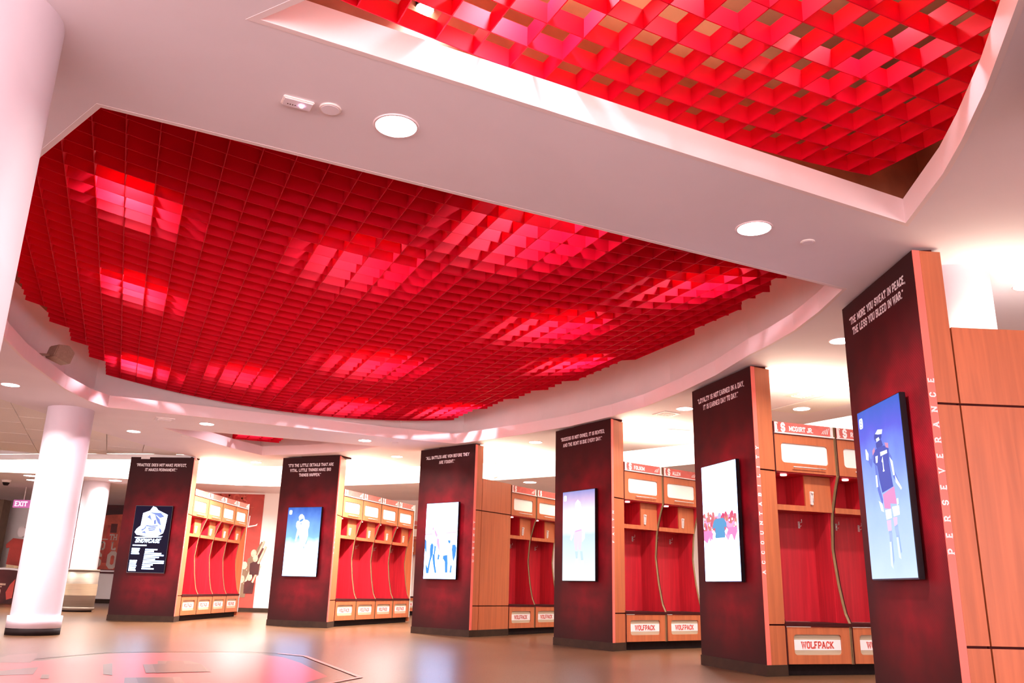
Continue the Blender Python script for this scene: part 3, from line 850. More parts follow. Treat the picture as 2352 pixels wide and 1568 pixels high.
def d4(poly, txt):
    logo(poly, txt, (.9, .92, 1))
    poly('player', [[(.4, .14), (.48, .1), (.56, .13), (.6, .2), (.68, .24), (.72, .3), (.7, .4), (.68, .46), (.4, .46), (.36, .3), (.34, .24), (.4, .2)]], WHT, 1.5)
    poly('player', [(.3, .46), (.36, .42), (.34, .52), (.28, .56), (.24, .54)], WHT, 1.6)
    poly('player', [(.62, .48), (.7, .47), (.7, .54), (.62, .58)], WHT, 1.6)
    poly('shorts', [(.38, .46), (.62, .44), (.6, .6), (.58, .67), (.5, .66), (.5, .56), (.46, .68), (.4, .66), (.36, .56)], (.9, .68, .88), 1.1)
    poly('shorts', [(.4, .45), (.6, .435), (.6, .45), (.4, .465)], (.9, .45, .75), 1.1)
    poly('sock', [(.4, .68), (.49, .68), (.48, .76), (.43, .76)], (.5, .65, .95), 1.2)
    poly('sock', [(.56, .68), (.63, .68), (.66, .78), (.59, .78)], (.5, .65, .95), 1.2)
    poly('player', [(.44, .76), (.49, .76), (.5, .84), (.4, .87), (.36, .86)], WHT, 1.6)
    poly('player', [(.6, .78), (.66, .78), (.65, .9), (.6, .92)], WHT, 1.6)
def d5(poly, txt):
    for i in range(46):
        x, y = random.random(), .3+random.random()*.12
        poly('crowd', ell(x*.94+.03, y, .012, .006, 5), (.62, .58, .9), 1.2)
    random.seed(3)
    poly('team', [(.02, .45), (.98, .45), (.98, .6), (.9, .66), (.82, .6), (.72, .67), (.6, .6), (.3, .6), (.2, .67), (.12, .6), (.02, .66)], (.95, .35, .6), 1.2)
    for i in range(64):
        x = .03+random.random()*.94
        y = .43+random.random()*.16
        poly('team', ell(x, y, .04, .026, 7), (.8, .05+.25*random.random(), .22), .9)
    for i in range(10):
        x = random.random()*.3 if i % 2 else .7+random.random()*.28
        poly('team', ell(min(.95, max(.05, x)), .46+random.random()*.12, .02, .012, 6), WHT, 1.6)
    poly('team', [(.02, .57), (.3, .57), (.28, .66), (.2, .62), (.12, .68), (.02, .65)], (.9, .25, .55), 1.1)
    poly('team', [(.68, .56), (.98, .56), (.98, .6), (.9, .68), (.84, .62), (.72, .62)], (.9, .25, .55), 1.1)
    poly('coach', [(.34, .49), (.4, .475), (.62, .475), (.7, .52), (.7, .56), (.64, .55), (.65, .64), (.6, .655), (.4, .655), (.36, .63), (.37, .55), (.3, .56), (.3, .53)], (.12, .36, .66), 1.0)
    poly('coach', ell(.51, .45, .05, .024, 12), (.45, .5, .8), 1.1)
    poly('coach', [(.38, .64), (.64, .64), (.68, .78), (.56, .76), (.52, .68), (.46, .77), (.34, .78)], (.9, .93, 1), 1.3)
    poly('coach', [(.26, .58), (.33, .57), (.38, .6), (.36, .63)], WHT, 1.8)
    poly('coach', [(.64, .59), (.7, .56), (.74, .58), (.68, .62)], WHT, 1.8)
def d6(poly, txt):
    logo(poly, txt, (.75, .8, 1))
    dk, gl = (.07, .09, .42), (.8, .86, 1)
    md = (.16, .22, .72)
    poly('arm', [(.32, .29), (.24, .36), (.17, .31), (.19, .28), (.25, .31), (.32, .26)], md, 1)
    poly('arm', [(.66, .29), (.72, .33), (.76, .42), (.84, .49), (.82, .51), (.72, .45), (.67, .36)], md, 1)
    poly('arm', [(.32, .33), (.37, .36), (.38, .46), (.44, .56), (.42, .6), (.34, .5)], md, 1)
    poly('leg', [(.5, .73), (.57, .73), (.56, .9), (.52, .94)], (.33, .46, .95), 1.1)
    poly('leg', [(.64, .71), (.71, .71), (.74, .86), (.68, .88)], (.33, .46, .95), 1.1)
    poly('helmet', ell(.46, .19, .09, .032, 14), dk, 1)
    poly('helmet', [(.4, .17), (.47, .15), (.58, .16), (.56, .185), (.47, .18)], gl, 1.1)
    poly('face_guard', [(.41, .2), (.48, .195), (.5, .215), (.42, .22)], gl, 1.1)
    poly('helmet', [(.4, .225), (.53, .215), (.56, .25), (.46, .27), (.4, .25)], dk, 1)
    poly('jersey', [(.33, .27), (.42, .255), (.58, .255), (.68, .28), (.66, .36), (.68, .44), (.7, .5), (.44, .52), (.4, .44), (.38, .36), (.3, .33)], dk, 1.2)
    poly('jersey', [(.3, .26), (.36, .245), (.36, .27), (.3, .29)], (.7, .3, .5), 1)
    poly('jersey', [(.6, .24), (.68, .25), (.68, .28), (.62, .27)], (.7, .3, .5), 1)
    poly('jersey_name', [(.48, .285), (.64, .285), (.64, .305), (.48, .31)], gl, 1.1)
    txt('jersey_number', '1', .49, .405, .1, WHT, 1.2)
    for p in ([(.13, .24), (.15, .235), (.2, .27), (.19, .31), (.13, .3)], [(.36, .3), (.42, .3), (.4, .34), (.36, .34)], [(.68, .33), (.74, .36), (.76, .44), (.72, .44)], [(.76, .44), (.88, .52), (.86, .53), (.76, .48)],
              [(.32, .41), (.36, .41), (.36, .48), (.32, .48)], [(.34, .56), (.42, .58), (.44, .63), (.38, .62)], [(.74, .57), (.78, .57), (.78, .6), (.74, .61)]):
        poly('player', p, gl, 1.2)
    poly('shorts', [(.45, .53), (.72, .5), (.74, .6), (.6, .59), (.6, .62), (.46, .61)], (.72, .28, .55), 1.1)
    poly('sock', [(.47, .62), (.6, .62), (.6, .67), (.48, .675)], WHT, 1.5)
    poly('sock', [(.63, .61), (.78, .61), (.78, .66), (.65, .665)], WHT, 1.5)
    poly('sock', [(.48, .68), (.58, .68), (.57, .74), (.49, .74)], (.75, .5, .8), 1.2)
    poly('sock', [(.63, .67), (.72, .67), (.71, .71), (.64, .72)], (.75, .5, .8), 1.2)
    poly('shoe', [(.5, .75), (.58, .75), (.57, .8), (.53, .8)], (.35, .45, .85), 1.2)
    poly('shoe', [(.64, .73), (.72, .72), (.72, .77), (.66, .77)], (.35, .45, .85), 1.2)
    poly('leg_haze', [(.5, .8), (.54, .8), (.53, .95), (.48, .93)], (.6, .72, 1), 1.3)
    poly('leg_haze', [(.66, .78), (.7, .78), (.72, .9), (.67, .89)], (.6, .72, 1), 1.3)

LB, MB_ = (.75, .86, 1), (.1, .26, .8)
disp(0, 'black wall display with white artwork and a schedule on the farthest left pillar', emis((.018, .01, .045), .25), d1)
disp(1, 'lit wall display with a white helmeted player on blue below the little details quote', screen_mat([(0, (.42, .6, 1)), (.3, (.32, .5, .95)), (.58, (.055, .11, .24)), (1, (.01, .024, .1))], 2.9, .13), d2)
disp(2, 'lit wall display of blue and pink figures on white below the battles quote', screen_mat([(0, (.42, .58, 1)), (.85, (.42, .58, 1)), (1, (.3, .28, .45))], 3, .05), d3)
disp(3, 'pale lit wall display of a ghostly player below the success quote', screen_mat([(0, (.92, .96, 1)), (.5, (.6, .76, 1)), (.57, (.95, .96, 1)), (.8, (.82, .8, 1)), (.9, (.7, .5, .75)), (1, (.3, .3, .65))], .5, .04), d4)
disp(4, 'white lit wall display with a man in blue seen from behind below the loyalty quote', screen_mat([(0, (.42, .58, 1)), (1, (.45, .6, 1))], 3, .05), d5)
disp(5, 'large blue lit wall display of a player in number one jersey on the nearest pillar', screen_mat([(0, (.62, .76, 1)), (.4, (.4, .56, 1)), (.7, (.2, .3, .9)), (.85, (.13, .14, .75)), (1, (.06, .14, .6))], .5, .12), d6)
disp(6, 'pale lit wall display on the pillar cut off by the right edge', screen_mat([(0, (.9, .95, 1)), (1, (.5, .6, 1))], .7), None)

# ------------------------------------------------------------------ lockers
LW = .779
def side_profile(x0, x1, full=False):
    bm = B()
    prof = []
    zs = [0.475+(1.905-.475)*i/16 for i in range(17)]
    rec = [(.475, .0), (.6, .06), (.85, .115), (1.18, .158), (1.525, .127), (1.75, .06), (1.905, 0.0)]
    def f(z):
        for (za, ya), (zb, yb) in zip(rec, rec[1:]):
            if z <= zb:
                k = (z-za)/(zb-za); k = k*k*(3-2*k) if (za == .475 or zb == 1.905) else k
                return ya+(yb-ya)*k
        return 0
    front = [(0, .1), (0, .475)] + [(f(z), z) for z in zs[1:-1]] + [(0, 1.905), (0, 2.42)]
    if full: front = [(0, .1), (0, 2.42)]
    back = [(.56, 2.42), (.56, .1)]
    pts = front+back
    a = [bm.verts.new((x0, y, z)) for y, z in pts]; b = [bm.verts.new((x1, y, z)) for y, z in pts]
    bm.faces.new(a); bm.faces.new(b[::-1])
    for i in range(len(pts)):
        j = (i+1) % len(pts)
        bm.faces.new((a[i], b[i], b[j], a[j]))
    eb = B()
    for i in range(len(front)-1):
        (ya, za), (yb, zb) = front[i], front[i+1]
        v = [eb.verts.new(p) for p in ((x0-.001, ya-.003, za), (x1+.001, ya-.003, za), (x1+.001, yb-.003, zb), (x0-.001, yb-.003, zb), (x0-.001, ya+.002, za), (x1+.001, ya+.002, za), (x1+.001, yb+.002, zb), (x0-.001, yb+.002, zb))]
        for q in ((0, 1, 2, 3), (4, 7, 6, 5), (0, 3, 7, 4), (1, 5, 6, 2)):
            eb.faces.new([v[i_] for i_ in q])
    return bm, eb

def make_locker():
    t = thing('locker', '', 'locker')
    XR = .752
    s1, e1 = side_profile(0, .012)
    o = obj('side_divider', s1, 'wood_redglow', t); obj('edge_band', e1, 'gap', o)
    s1, e1 = side_profile(XR, LW)
    o = obj('side_divider', s1, 'wood_redglow', t); obj('edge_band', e1, 'edge', o)
    bm = B(); box(bm, LW-.016, LW-.011, -.0045, .0, .1, .47); box(bm, LW-.016, LW-.011, -.0045, .0, 1.91, 2.42); obj('joint', bm, 'gap', t)
    bm = B(); box(bm, .012, XR, .40, .42, .475, 2.40); obj('back_panel', bm, 'wood_redglow', t)
    bm = B(); box(bm, .0125, .018, .16, .40, .475, 1.545); obj('side_lining', bm, 'wood_redglow', t)
    bm = B(); box(bm, XR-.006, XR-.0005, .16, .40, .475, 1.545); obj('side_lining', bm, 'wood_redglow', t)
    # top cabinet
    bm = B(); box(bm, .012, XR, .02, .40, 1.905, 1.925); obj('cabinet_floor', bm, 'wood_redglow', t)
    bm = B(); box(bm, 0, LW, .02, .56, 2.40, 2.42); obj('top_board', bm, 'wood', t)
    bm = B(); frame_slab(bm, (.008, XR, 1.918, 2.294), rrect(.09, .668, 2.01, 2.208, .035), 0, .018)
    d = obj('cabinet_door', bm, 'wood', t)
    bm = B(); box(bm, .08, .68, .014, .0195, 2.0, 2.216); obj('white_insert', bm, 'door', d)
    bm = B(); rod(bm, (.205, -.028, 1.968), (.605, -.028, 1.968), .005)
    rod(bm, (.235, -.028, 1.968), (.235, .001, 1.968), .004); rod(bm, (.575, -.028, 1.968), (.575, .001, 1.968), .004)
    obj('bar_handle', bm, 'steel', d)
    # name plate
    bm = B(); box(bm, .016, XR-.004, -.008, .003, 2.312, 2.418); p = obj('name_plate', bm, 'plate', t)
    bm = B(); box(bm, .012, XR, -.02, .02, 2.299, 2.312); obj('plate_ledge', bm, 'clear', p)
    bm = B(); box(bm, .018, .05, -.0095, -.008, 2.314, 2.416); obj('clear_end', bm, 'clear', p)
    bm = B(); box(bm, XR-.04, XR-.006, -.0095, -.008, 2.314, 2.416); obj('clear_end', bm, 'clear', p)
    bm = B()
    for x in (.045, XR-.03):
        for z in (2.328, 2.402): rod(bm, (x, -.018, z), (x, -.008, z), .009, 10)
    obj('standoff', bm, 'steel', p)
    bm = B(); lettering(bm, 'S', .095, 2.32, .09, -.0085, .28); obj('team_logo', bm, 'letter', p)
    bm = B()
    for i in range(4):
        slab(bm, [(.60+.022*i, 2.335), (.608+.022*i, 2.335), (.63+.022*i, 2.37+.01*i), (.626+.022*i, 2.372+.01*i)], -.0095, -.0085)
    obj('claw_mark', bm, 'letter', p)
    # shelf and cubby
    bm = B(); box(bm, .012, .425, .104, .40, 1.545, 1.6); o = obj('shelf', bm, 'wood_redglow', t)
    bm = B(); box(bm, .012, .425, .1, .104, 1.545, 1.6); obj('shelf_edge', bm, 'wood', o)
    bm = B(); box(bm, .425, .44, .118, .40, 1.55, 1.905); box(bm, .44, XR, .118, .40, 1.55, 1.565); obj('cubby_wall', bm, 'wood_redglow', t)
    bm = B(); box(bm, .425, XR-.002, .1, .117, 1.547, 1.902); d = obj('cubby_door', bm, 'wood', t)
    bm = B(); slab(bm, rrect(.48, .512, 1.612, 1.75, .008, 3), .085, .1); rod(bm, (.496, .086, 1.735), (.496, .066, 1.735), .012); rod(bm, (.505, .076, 1.735), (.505, .076, 1.64), .004)
    obj('lever_handle', bm, 'steel', d)
    bm = B(); cyl(bm, .19, .12, 1.893, 1.905, .032, n=20); obj('puck_light', bm, 'puck', t)
    for x in (.26, .56):
        bm = B(); box(bm, x-.01, x+.01, .392, .40, 1.40, 1.47); rod(bm, (x, .392, 1.455), (x, .35, 1.46), .004); rod(bm, (x, .35, 1.46), (x, .35, 1.49), .004); rod(bm, (x, .392, 1.415), (x, .36, 1.425), .004)
        obj('hook', bm, 'steel', t)
    # bench
    bm = B(); box(bm, -.004, LW, -.012, .40, .442, .474); obj('seat', bm, 'gap', t)
    bm = B(); frame_slab(bm, (.018, XR-.004, .104, .436), rrect(.09, .648, .185, .37, .032), -.004, .014)
    d = obj('bench_front', bm, 'wood', t)
    bm = B(); box(bm, .08, .66, .011, .016, .175, .38); g = obj('vent_insert', bm, 'tan', d)
    bm = B(); box(bm, .093, .646, .0095, .011, .228, .322); obj('name_band', bm, 'letter', d)
    bm = B(); wd = text_width('WOLFPACK', .066); lettering(bm, 'WOLFPACK', .37-wd*1.12/2, .242, .066, .0093, .2, wx=.9); obj('lettering', bm, 'letterred', d)
    bm = B(); box(bm, 0, LW, .06, .42, 0, .1); obj('toe_kick', bm, 'black', t)
    bm = B(); box(bm, .012, XR, .02, .40, .1, .112); obj('bench_floor', bm, 'gap', t)
    return t

ROWS = [((-5.995, 16.349), 1.534, 4, 'behind the practice quote pillar'), ((-3.032, 15.755), 1.246, 4, 'behind the little details pillar'), ((.053, 14.462), .946, 2, 'beyond the battles pillar panelling'),
        ((1.556, 11.449), .658, 2, 'behind the success quote pillar'), ((2.661, 8.428), .348, 2, 'behind the loyalty quote pillar'), ((-3.0, 23.15), .05, 2, 'on the far back wall')]
NAMES = {(4, 0): ('MCGIRT JR.', .20), (4, 1): ('RY', .20), (3, 0): ('FOLSOM', .20), (3, 1): ('ALLEN', .2)}
ORD = ['first', 'second', 'third', 'fourth']
proto = make_locker(); used = False
for ri, ((qx, qy), a, n, where) in enumerate(ROWS):
    for i in range(n):
        loc = (qx+i*LW*math.cos(a), qy+i*LW*math.sin(a), 0)
        lb = 'cherry wood team locker, %s from the pillar end, %s' % (ORD[i], where) if ri < 5 else 'cherry wood team locker, %s from the left, %s' % (ORD[i], where)
        if not used:
            o = proto; o.location = loc; o.rotation_euler = (0, 0, a); o['label'] = lb; used = True
        else:
            o = dup(proto, loc, a, lb)
        o['group'] = 'team lockers in rows between the pillars'
        if (ri, i) in NAMES:
            pl_ = [c for c in o.children if c.name.startswith('name_plate')][0]
            s_, x = NAMES[(ri, i)]
            bm = B(); lettering(bm, s_, .195, 2.332, .052, -.0085, .22, wx=.85)
            if s_.startswith('MC'): lettering(bm, 'CHRIS', .205, 2.386, .02, -.0085, .2) if False else None
            obj('name_lettering', bm, 'letter', pl_)
    # end panel of the row
    if ri in (0, 1):
        e = thing('locker_end_panel', 'plain cherry end board closing the locker row '+where, 'panel', (qx+(n*LW+.004)*math.cos(a), qy+(n*LW+.004)*math.sin(a), 0), a)
        bm = B(); box(bm, 0, .02, -.004, .58, .02, 2.43); obj('end_board', bm, 'wood', e)
        bm = B(); box(bm, -.0, .021, -.008, -.004, .1, 2.43); obj('edge_band', bm, 'clear', e)

# slim uplights lying on top of the locker rows, washing the ceiling behind the pillars
def uplight(x, y, z, a, L_, pw, label):
    t = thing('uplight_strip', label, 'uplight', (x, y, z), a)
    bm = B(); box(bm, -L_/2, L_/2, -.05, .05, 0, .03); obj('housing', bm, 'plastic', t)
    bm = B(); box(bm, -L_/2+.02, L_/2-.02, -.04, .04, .03, .034); obj('lens', bm, mat('uplight lens', (1, .9, .7), .4, emit=1, ecol=(1, .85, .6), grain=.02), t)
    area('uplight_glow', (x, y, z+.04), L_*.9, pw, (1, .84, .62), (PI, 0, a), .1)
for (q, a, n, z, wh, pw) in [(ROWS[0][0], ROWS[0][1], 3, 2.42, 'practice', 20), (ROWS[1][0], ROWS[1][1], 3, 2.42, 'little details', 20), ((-.42, 13.77), .97, 3, 2.42, 'battles', 15), (ROWS[3][0], ROWS[3][1], 2, 2.42, 'success', 13), (ROWS[4][0], ROWS[4][1], 2, 2.42, 'loyalty', 7), ((2.86, 5.3), .057, 2, 2.425, 'peace', 1.8)]:
    for i in range(n):
        d = .45+.9*i; yo = .3 if wh != 'peace' else .1
        uplight(q[0]+d*math.cos(a)-yo*math.sin(a), q[1]+d*math.sin(a)+yo*math.cos(a), z, a, .6, pw, '%s slim uplight strip on top of the row beside the %s pillar' % (ORD[i], wh))

def panels(Q, a, cols, label, z1=2.43):
    t = thing('wood_panelling', label, 'panelling', (*Q, 0), a)
    L_ = sum(cols)
    bm = B(); box(bm, 0.002, L_, .02, .2, .02, z1-.01); obj('core', bm, 'gap', t)
    x = 0
    for c in cols:
        for z0, z2 in ((.1, .447), (.462, 1.908), (1.923, z1)):
            bm = B(); box(bm, x+.012, x+c, 0, .02, z0, z2); obj('panel', bm, 'wood', t)
        x += c
    bm = B(); box(bm, .0, L_, -.008, .02, 0, .1); obj('baseboard', bm, 'base', t)
    return t
v = Vector((.053+.42, 14.462-13.77))
panels((-.42, 13.77), math.atan2(v.y, v.x), [v.length], 'blank cherry panelling between the battles pillar and its lockers')
panels((2.86, 5.25), .057, [.82, .82], 'large orange cherry panelling to the right of the nearest pillar')

# ------------------------------------------------------------------ ceiling fittings
LAMPS = [((910, 289), .105, 'on the soffit band between the two big lattices, nearest', 20), ((1732, 524), .105, 'on the soffit band toward the right, second from the nearest', 16),
         ((24, 883), .1, 'at the far left edge above the free column', 45), ((475, 973), .1, 'just right of the free column, before the small lattice', 18), ((307, 990), .1, 'near the free column on the left', 45),
         ((838, 1011), .1, 'left of the battles pillar top', 16), ((588, 1061), .1, 'between the two leftmost pillars', 120), ((912, 1048), .1, 'between the little details and battles pillars', 90),
         ((1573, 938), .1, 'just left of the loyalty pillar top', 16), ((1230, 1015), .1, 'just left of the success pillar top, dim', 0), ((1537, 995), .1, 'between the success and loyalty pillars in the tiled tray', 16),
         ((1841, 936), .1, 'between the loyalty pillar and the nearest pillar in the tiled tray', 14), ((1932, 782), .1, 'left of the nearest pillar top', 14), ((2362, 655), .1, 'at the right edge above the wood panelling', 12)]
proto_l = None
def lamp(x, y, z, R, label, e):
    global proto_l
    if proto_l is None:
        t = thing('downlight', label, 'downlight', (x, y, z), 0, 'recessed downlights in the ceilings')
        bm = B()
        n = 40
        ro, ri = 1.13, 1.0
        A = [bm.verts.new((r*math.cos(2*PI*i/n), r*math.sin(2*PI*i/n), z_)) for r, z_ in ((ro, 0), (ro*.97, -.05), (ri, -.05), (ri, -.01)) for i in range(n)]
        for k in range(3):
            for i in range(n):
                bm.faces.new((A[k*n+i], A[k*n+(i+1) % n], A[(k+1)*n+(i+1) % n], A[(k+1)*n+i]))
        obj('trim_ring', bm, 'trim', t)
        bm = B(); cyl(bm, 0, 0, -.03, -.005, 1.0, n=40); obj('lens', bm, 'lens', t)
        proto_l = t
    else:
        t = dup(proto_l, (x, y, z), 0, label)
    t.scale = (R, R, .12)
    if e:
        o = area('downlight_beam', (x, y, z-.012), R*1.6, e*1.5, (1, .93, .9), spread=math.radians(150))
        o.data.shape = 'DISK'
    return t
for (q, R, lb, e) in LAMPS:
    P = px(*q, ZS)
    lamp(P.x, P.y, ZS-.012 if q in ((1537, 995), (1841, 936)) else ZS, R, 'round white downlight '+lb, e)
for (q, lb, e) in [((545, 1112), 'under the outer ceiling before the mural wall', 26), ((265, 1103), 'under the outer ceiling at the left by the dark mural', 16), ((1217, 1107), 'under the outer ceiling seen left of the success pillar', 14),
                   ((70, 1092), 'in the left corridor ceiling, nearer of two', 14), ((76, 1102), 'in the left corridor ceiling, farther of two', 14)]:
    P = px(*q, 3.0)
    lamp(P.x, P.y, 3.0, .14, 'round white downlight '+lb, e)

def disc(q, R, label, name='ceiling_sensor', h=.009):
    P = px(*q, ZS)
    t = thing(name, label, 'sensor', (P.x, P.y, ZS))
    bm = B(); cyl(bm, 0, 0, -h, 0, R, R*1.05, 32); obj('cover', bm, 'plastic', t)
    bm = B(); cyl(bm, 0, 0, -h-.002, -h, R*.86, R*.86, 32); obj('face', bm, 'soffit', t)
disc((759, 249), .052, 'small flat round cover on the soffit beside the emergency light')
disc((1855, 555), .045, 'small flat round cover on the soffit right of the second downlight')
disc((906, 1016), .06, 'small round sprinkler cover before the battles pillar')
disc((425, 1001), .06, 'faint round cover on the soffit near the small lattice')
P = px(684, 234, ZS)
t = thing('strobe_light', 'rectangular white fire strobe with a pink glowing lens on the soffit', 'strobe light', (P.x, P.y, ZS), math.radians(26))
bm = B(); box(bm, -.075, .075, -.04, .04, -.014, 0); obj('housing', bm, 'plastic', t, .004)
bm = B(); box(bm, -.068, .068, -.034, .034, -.016, -.014); obj('cover_plate', bm, 'soffit', t)
bm = B(); cyl(bm, .02, 0, -.024, -.016, .009, n=12); obj('lens', bm, mat('pink lens', (1, .7, .9), .3, emit=4, ecol=(1, .6, .9), grain=.02), t)
bm = B()
for i in range(4): cyl(bm, -.045+.012*i, .01, -.018, -.016, .003, n=8)
obj('vent_hole', bm, 'gap', t)
# square supply grille and vent
for (q, lb) in [((1530, 950), 'small square air grille left of the loyalty pillar'), ((378, 962), 'faint slotted air grille on the soffit left of the small lattice'), ((1838, 907), 'small round air grille between loyalty pillar and nearest pillar')]:
    P = px(*q, ZS)
    t = thing('air_grille', lb, 'vent', (P.x, P.y, ZS), .5)
    bm = B(); box(bm, -.13, .13, -.13, .13, -.01, 0); obj('frame', bm, 'plastic', t)
    for i in range(4):
        bm = B(); box(bm, -.09, .09, -.08+.045*i, -.065+.045*i, -.02, -.01); obj('slat', bm, 'plastic', t)
# loudspeaker in the cove
P = px(140, 815, 3.25)
t = thing('cove_speaker', 'beige wedge loudspeaker on a bracket in the left end of the big cove', 'speaker', (P.x-.02, P.y, 3.2), math.radians(60))
bm = B(); slab(bm, [(-.12, 0), (.1, -.05), (.14, .1), (.05, .17), (-.08, .15)], -.09, .09); obj('cabinet', bm, 'speaker', t, .01)
bm = B(); rod(bm, (-.12, 0, .02), (-.32, 0, -.02), .015); obj('bracket', bm, 'speaker', t)
# pendant speaker in raised ring
P = px(1138, 1078, 3.1)
t = thing('ceiling_speaker', 'white angular loudspeaker hung behind the battles pillar', 'speaker', (P.x, P.y, 3.02), 0)
bm = B(); slab(bm, [(0, .18), (.07, .02), (.05, -.08), (-.02, -.1), (-.08, 0)], -.06, .06); obj('cabinet', bm, 'plastic', t, .008)
bm = B(); rod(bm, (0, 0, .1), (0, 0, ZD-3.04), .012); obj('stem', bm, 'plastic', t)

# ------------------------------------------------------------------ far left background
def mural(label, loc, rz, w_, z0, z1, base, draw):
    t = thing('wall_mural', label, 'mural', (*loc, 0), rz)
    bm = B(); box(bm, 0, w_, -.02, 0, z0, z1); obj('print_panel', bm, base, t)
    n = [0]
    def poly(name, pts, m):
        n[0] += 1
        bm = B(); slab(bm, pts, -.021-.0006*n[0], -.0205); obj(name, bm, m, t)
    def txt(name, s, x, z, h, m, tt=.2, wx=.8):
        n[0] += 1
        bm = B(); lettering(bm, s, x, z, h, -.0215-.0006*n[0], tt, wx=wx); obj(name, bm, m, t)
    draw(poly, txt)
    return t
def m1(poly, txt):
    poly('printed_building', [(0.1, 1.0), (2.9, 1.0), (2.9, 2.5), (2.2, 2.72), (1.4, 2.68), (.1, 2.5)], 'muralor')
    for i in range(5): poly('printed_pillar', [(.3+.5*i, 1.2), (.5+.5*i, 1.2), (.48+.5*i, 2.35), (.32+.5*i, 2.35)], 'muralred')
    poly('printed_window', [(1.42, 2.12), (1.62, 2.12), (1.62, 2.4), (1.42, 2.4)], 'muraldark')
    poly('printed_rule', [(.2, 1.9), (1.38, 1.9), (1.38, 1.93), (.2, 1.93)], 'lettergrey')
    txt('lettering', 'TH', 1.43, 1.89, .19, 'lettergrey')
    txt('lettering', 'RED', .86, 1.59, .26, 'lettergrey', .22)
    txt('lettering', 'L', 1.53, 1.59, .26, 'lettergrey', .22)
    txt('lettering', 'OF', 2.0, 1.59, .26, 'lettergrey', .22) if False else None
    txt('lettering', 'S', .95, 1.04, .5, 'lettergrey', .25, .9)
    txt('lettering', 'O', 1.46, 1.04, .5, 'lettergrey', .25, .9)
    poly('printed_band', [(0, .93), (3, .93), (3, .98), (0, .98)], 'letter')
Pm = px(203, 1384, 0)
X0 = -13.95
mural('dark red mural with tan block letters on the far left wall', (X0, 27.36), 0, 3.4, .88, 2.99, 'muraldark', m1)
def m2(poly, txt):
    txt('lettering', 'WOLFPACK', .38, 2.75, .2, 'muralor', .22, 1.2)
    txt('lettering', 'NATION', .9, 2.4, .24, 'muralor', .08, 1.1)
    poly('printed_flag', [(2.02, 2.1), (2.24, 2.15), (2.26, 2.21), (2.2, 2.17), (2.03, 2.14)], 'letter')
    poly('printed_flag', [(2.01, 2.1), (2.03, 2.1), (2.05, 2.4), (2.02, 2.4)], 'letter')
    random.seed(5)
    for x, z, s in ((2.03, 1.14, 1), (2.24, 1.45, 1), (2.0, .8, 1), (2.2, .85, .9), (1.5, .9, 1), (2.3, 1.32, .9), (1.3, .6, 1), (1.1, 1.0, 1), (.8, .7, 1), (.5, 1.05, 1)):
        poly('printed_fan', [(x-.13*s, z-.45*s), (x+.13*s, z-.45*s), (x+.15*s, z-.15*s), (x+.05*s, z-.1*s), (x+.22*s, z+.28*s), (x+.17*s, z+.3*s), (x-.02*s, z-.08*s), (x-.14*s, z-.14*s)], 'browndark' if s == 1 else 'muraldark')
        poly('printed_face', [(x+.075*s*math.cos(2*PI*i/10), z+.1*s*math.sin(2*PI*i/10)) for i in range(10)], 'muralskin')
        poly('printed_arm', [(x+.06, z-.12), (x+.1, z-.14), (x+.26, z+.3), (x+.22, z+.33)], 'muralskin')
mural('red crowd mural headed with block letters on the back wall', (-8.8, 22.62), 0, 2.36, .02, 2.96, 'muralred', m2)

t = thing('litter_bin', 'round brushed steel litter bin standing before the far white column', 'bin', (-9.62, 19.95, 0))
bm = B(); cyl(bm, 0, 0, .03, .88, .335, .345, 40); obj('body', bm, 'bin', t)
bm = B(); cyl(bm, 0, 0, .88, .915, .36, .35, 40); obj('rim', bm, 'bin', t)
bm = B(); cyl(bm, 0, 0, .05, .1, .35, .35, 40); obj('lower_band', bm, 'bin', t)
bm = B(); cyl(bm, 0, 0, .35, .6, .349, .349, 40, False); obj('middle_band', bm, 'tan', t)
bm = B(); cyl(bm, 0, 0, 0, .03, .3, .3, 40); obj('foot', bm, 'black', t)

P = px(62, 1158, 2.55)
t = thing('exit_sign', 'glowing pink EXIT sign hanging from the corridor ceiling at the left', 'sign', (P.x-.1, P.y, 2.46))
bm = B(); box(bm, -.25, .28, -.03, .03, 0, .2); obj('housing', bm, 'exit', t)
bm = B(); lettering(bm, 'EXIT', -.2, .035, .13, -.032, .16, wx=.9); obj('lettering', bm, emis((1, .8, 1), .8), t)
bm = B(); rod(bm, (0, 0, .2), (0, 0, .54), .012); obj('stem', bm, 'plastic', t)
P = px(15, 1102, 3.0)
t = thing('dome_camera', 'small dark dome camera on the left corridor ceiling', 'camera', (P.x, P.y, 3.0))
bm = B(); cyl(bm, 0, 0, -.06, 0, .09, .11, 20); obj('housing', bm, 'plastic', t)
bm = B(); cyl(bm, 0, 0, -.13, -.06, .05, .085, 20); obj('dome', bm, 'black', t)

# corridor partition, counter and standing player cut-out
bm = B(); box(bm, -16.8, -15.62, 26.6, 27.0, 0, 3.0); struct('wall_partition', bm, 'browndark')
t = thing('player_cutout', 'player cut-out in red jersey and tan trousers beside the free column', 'cut-out', (-14.05, 25.0, 0))
bm = B(); slab(bm, [(-.22, 1.05), (.25, 1.0), (.3, 1.5), (.2, 1.75), (-.15, 1.78), (-.32, 1.6), (-.3, 1.5), (-.2, 1.52)], -.03, .03); obj('jersey', bm, 'muralred', t)
bm = B(); slab(bm, [(.08+.12*math.cos(2*PI*i/14), 1.96+.15*math.sin(2*PI*i/14)) for i in range(14)], -.06, .06); obj('helmet', bm, 'letter', t)
bm = B(); slab(bm, [(-.22, .1), (-.02, .1), (0, .55), (.06, .1), (.26, .1), (.25, 1.0), (-.2, 1.05)], -.03, .03); obj('trousers', bm, 'pant', t)
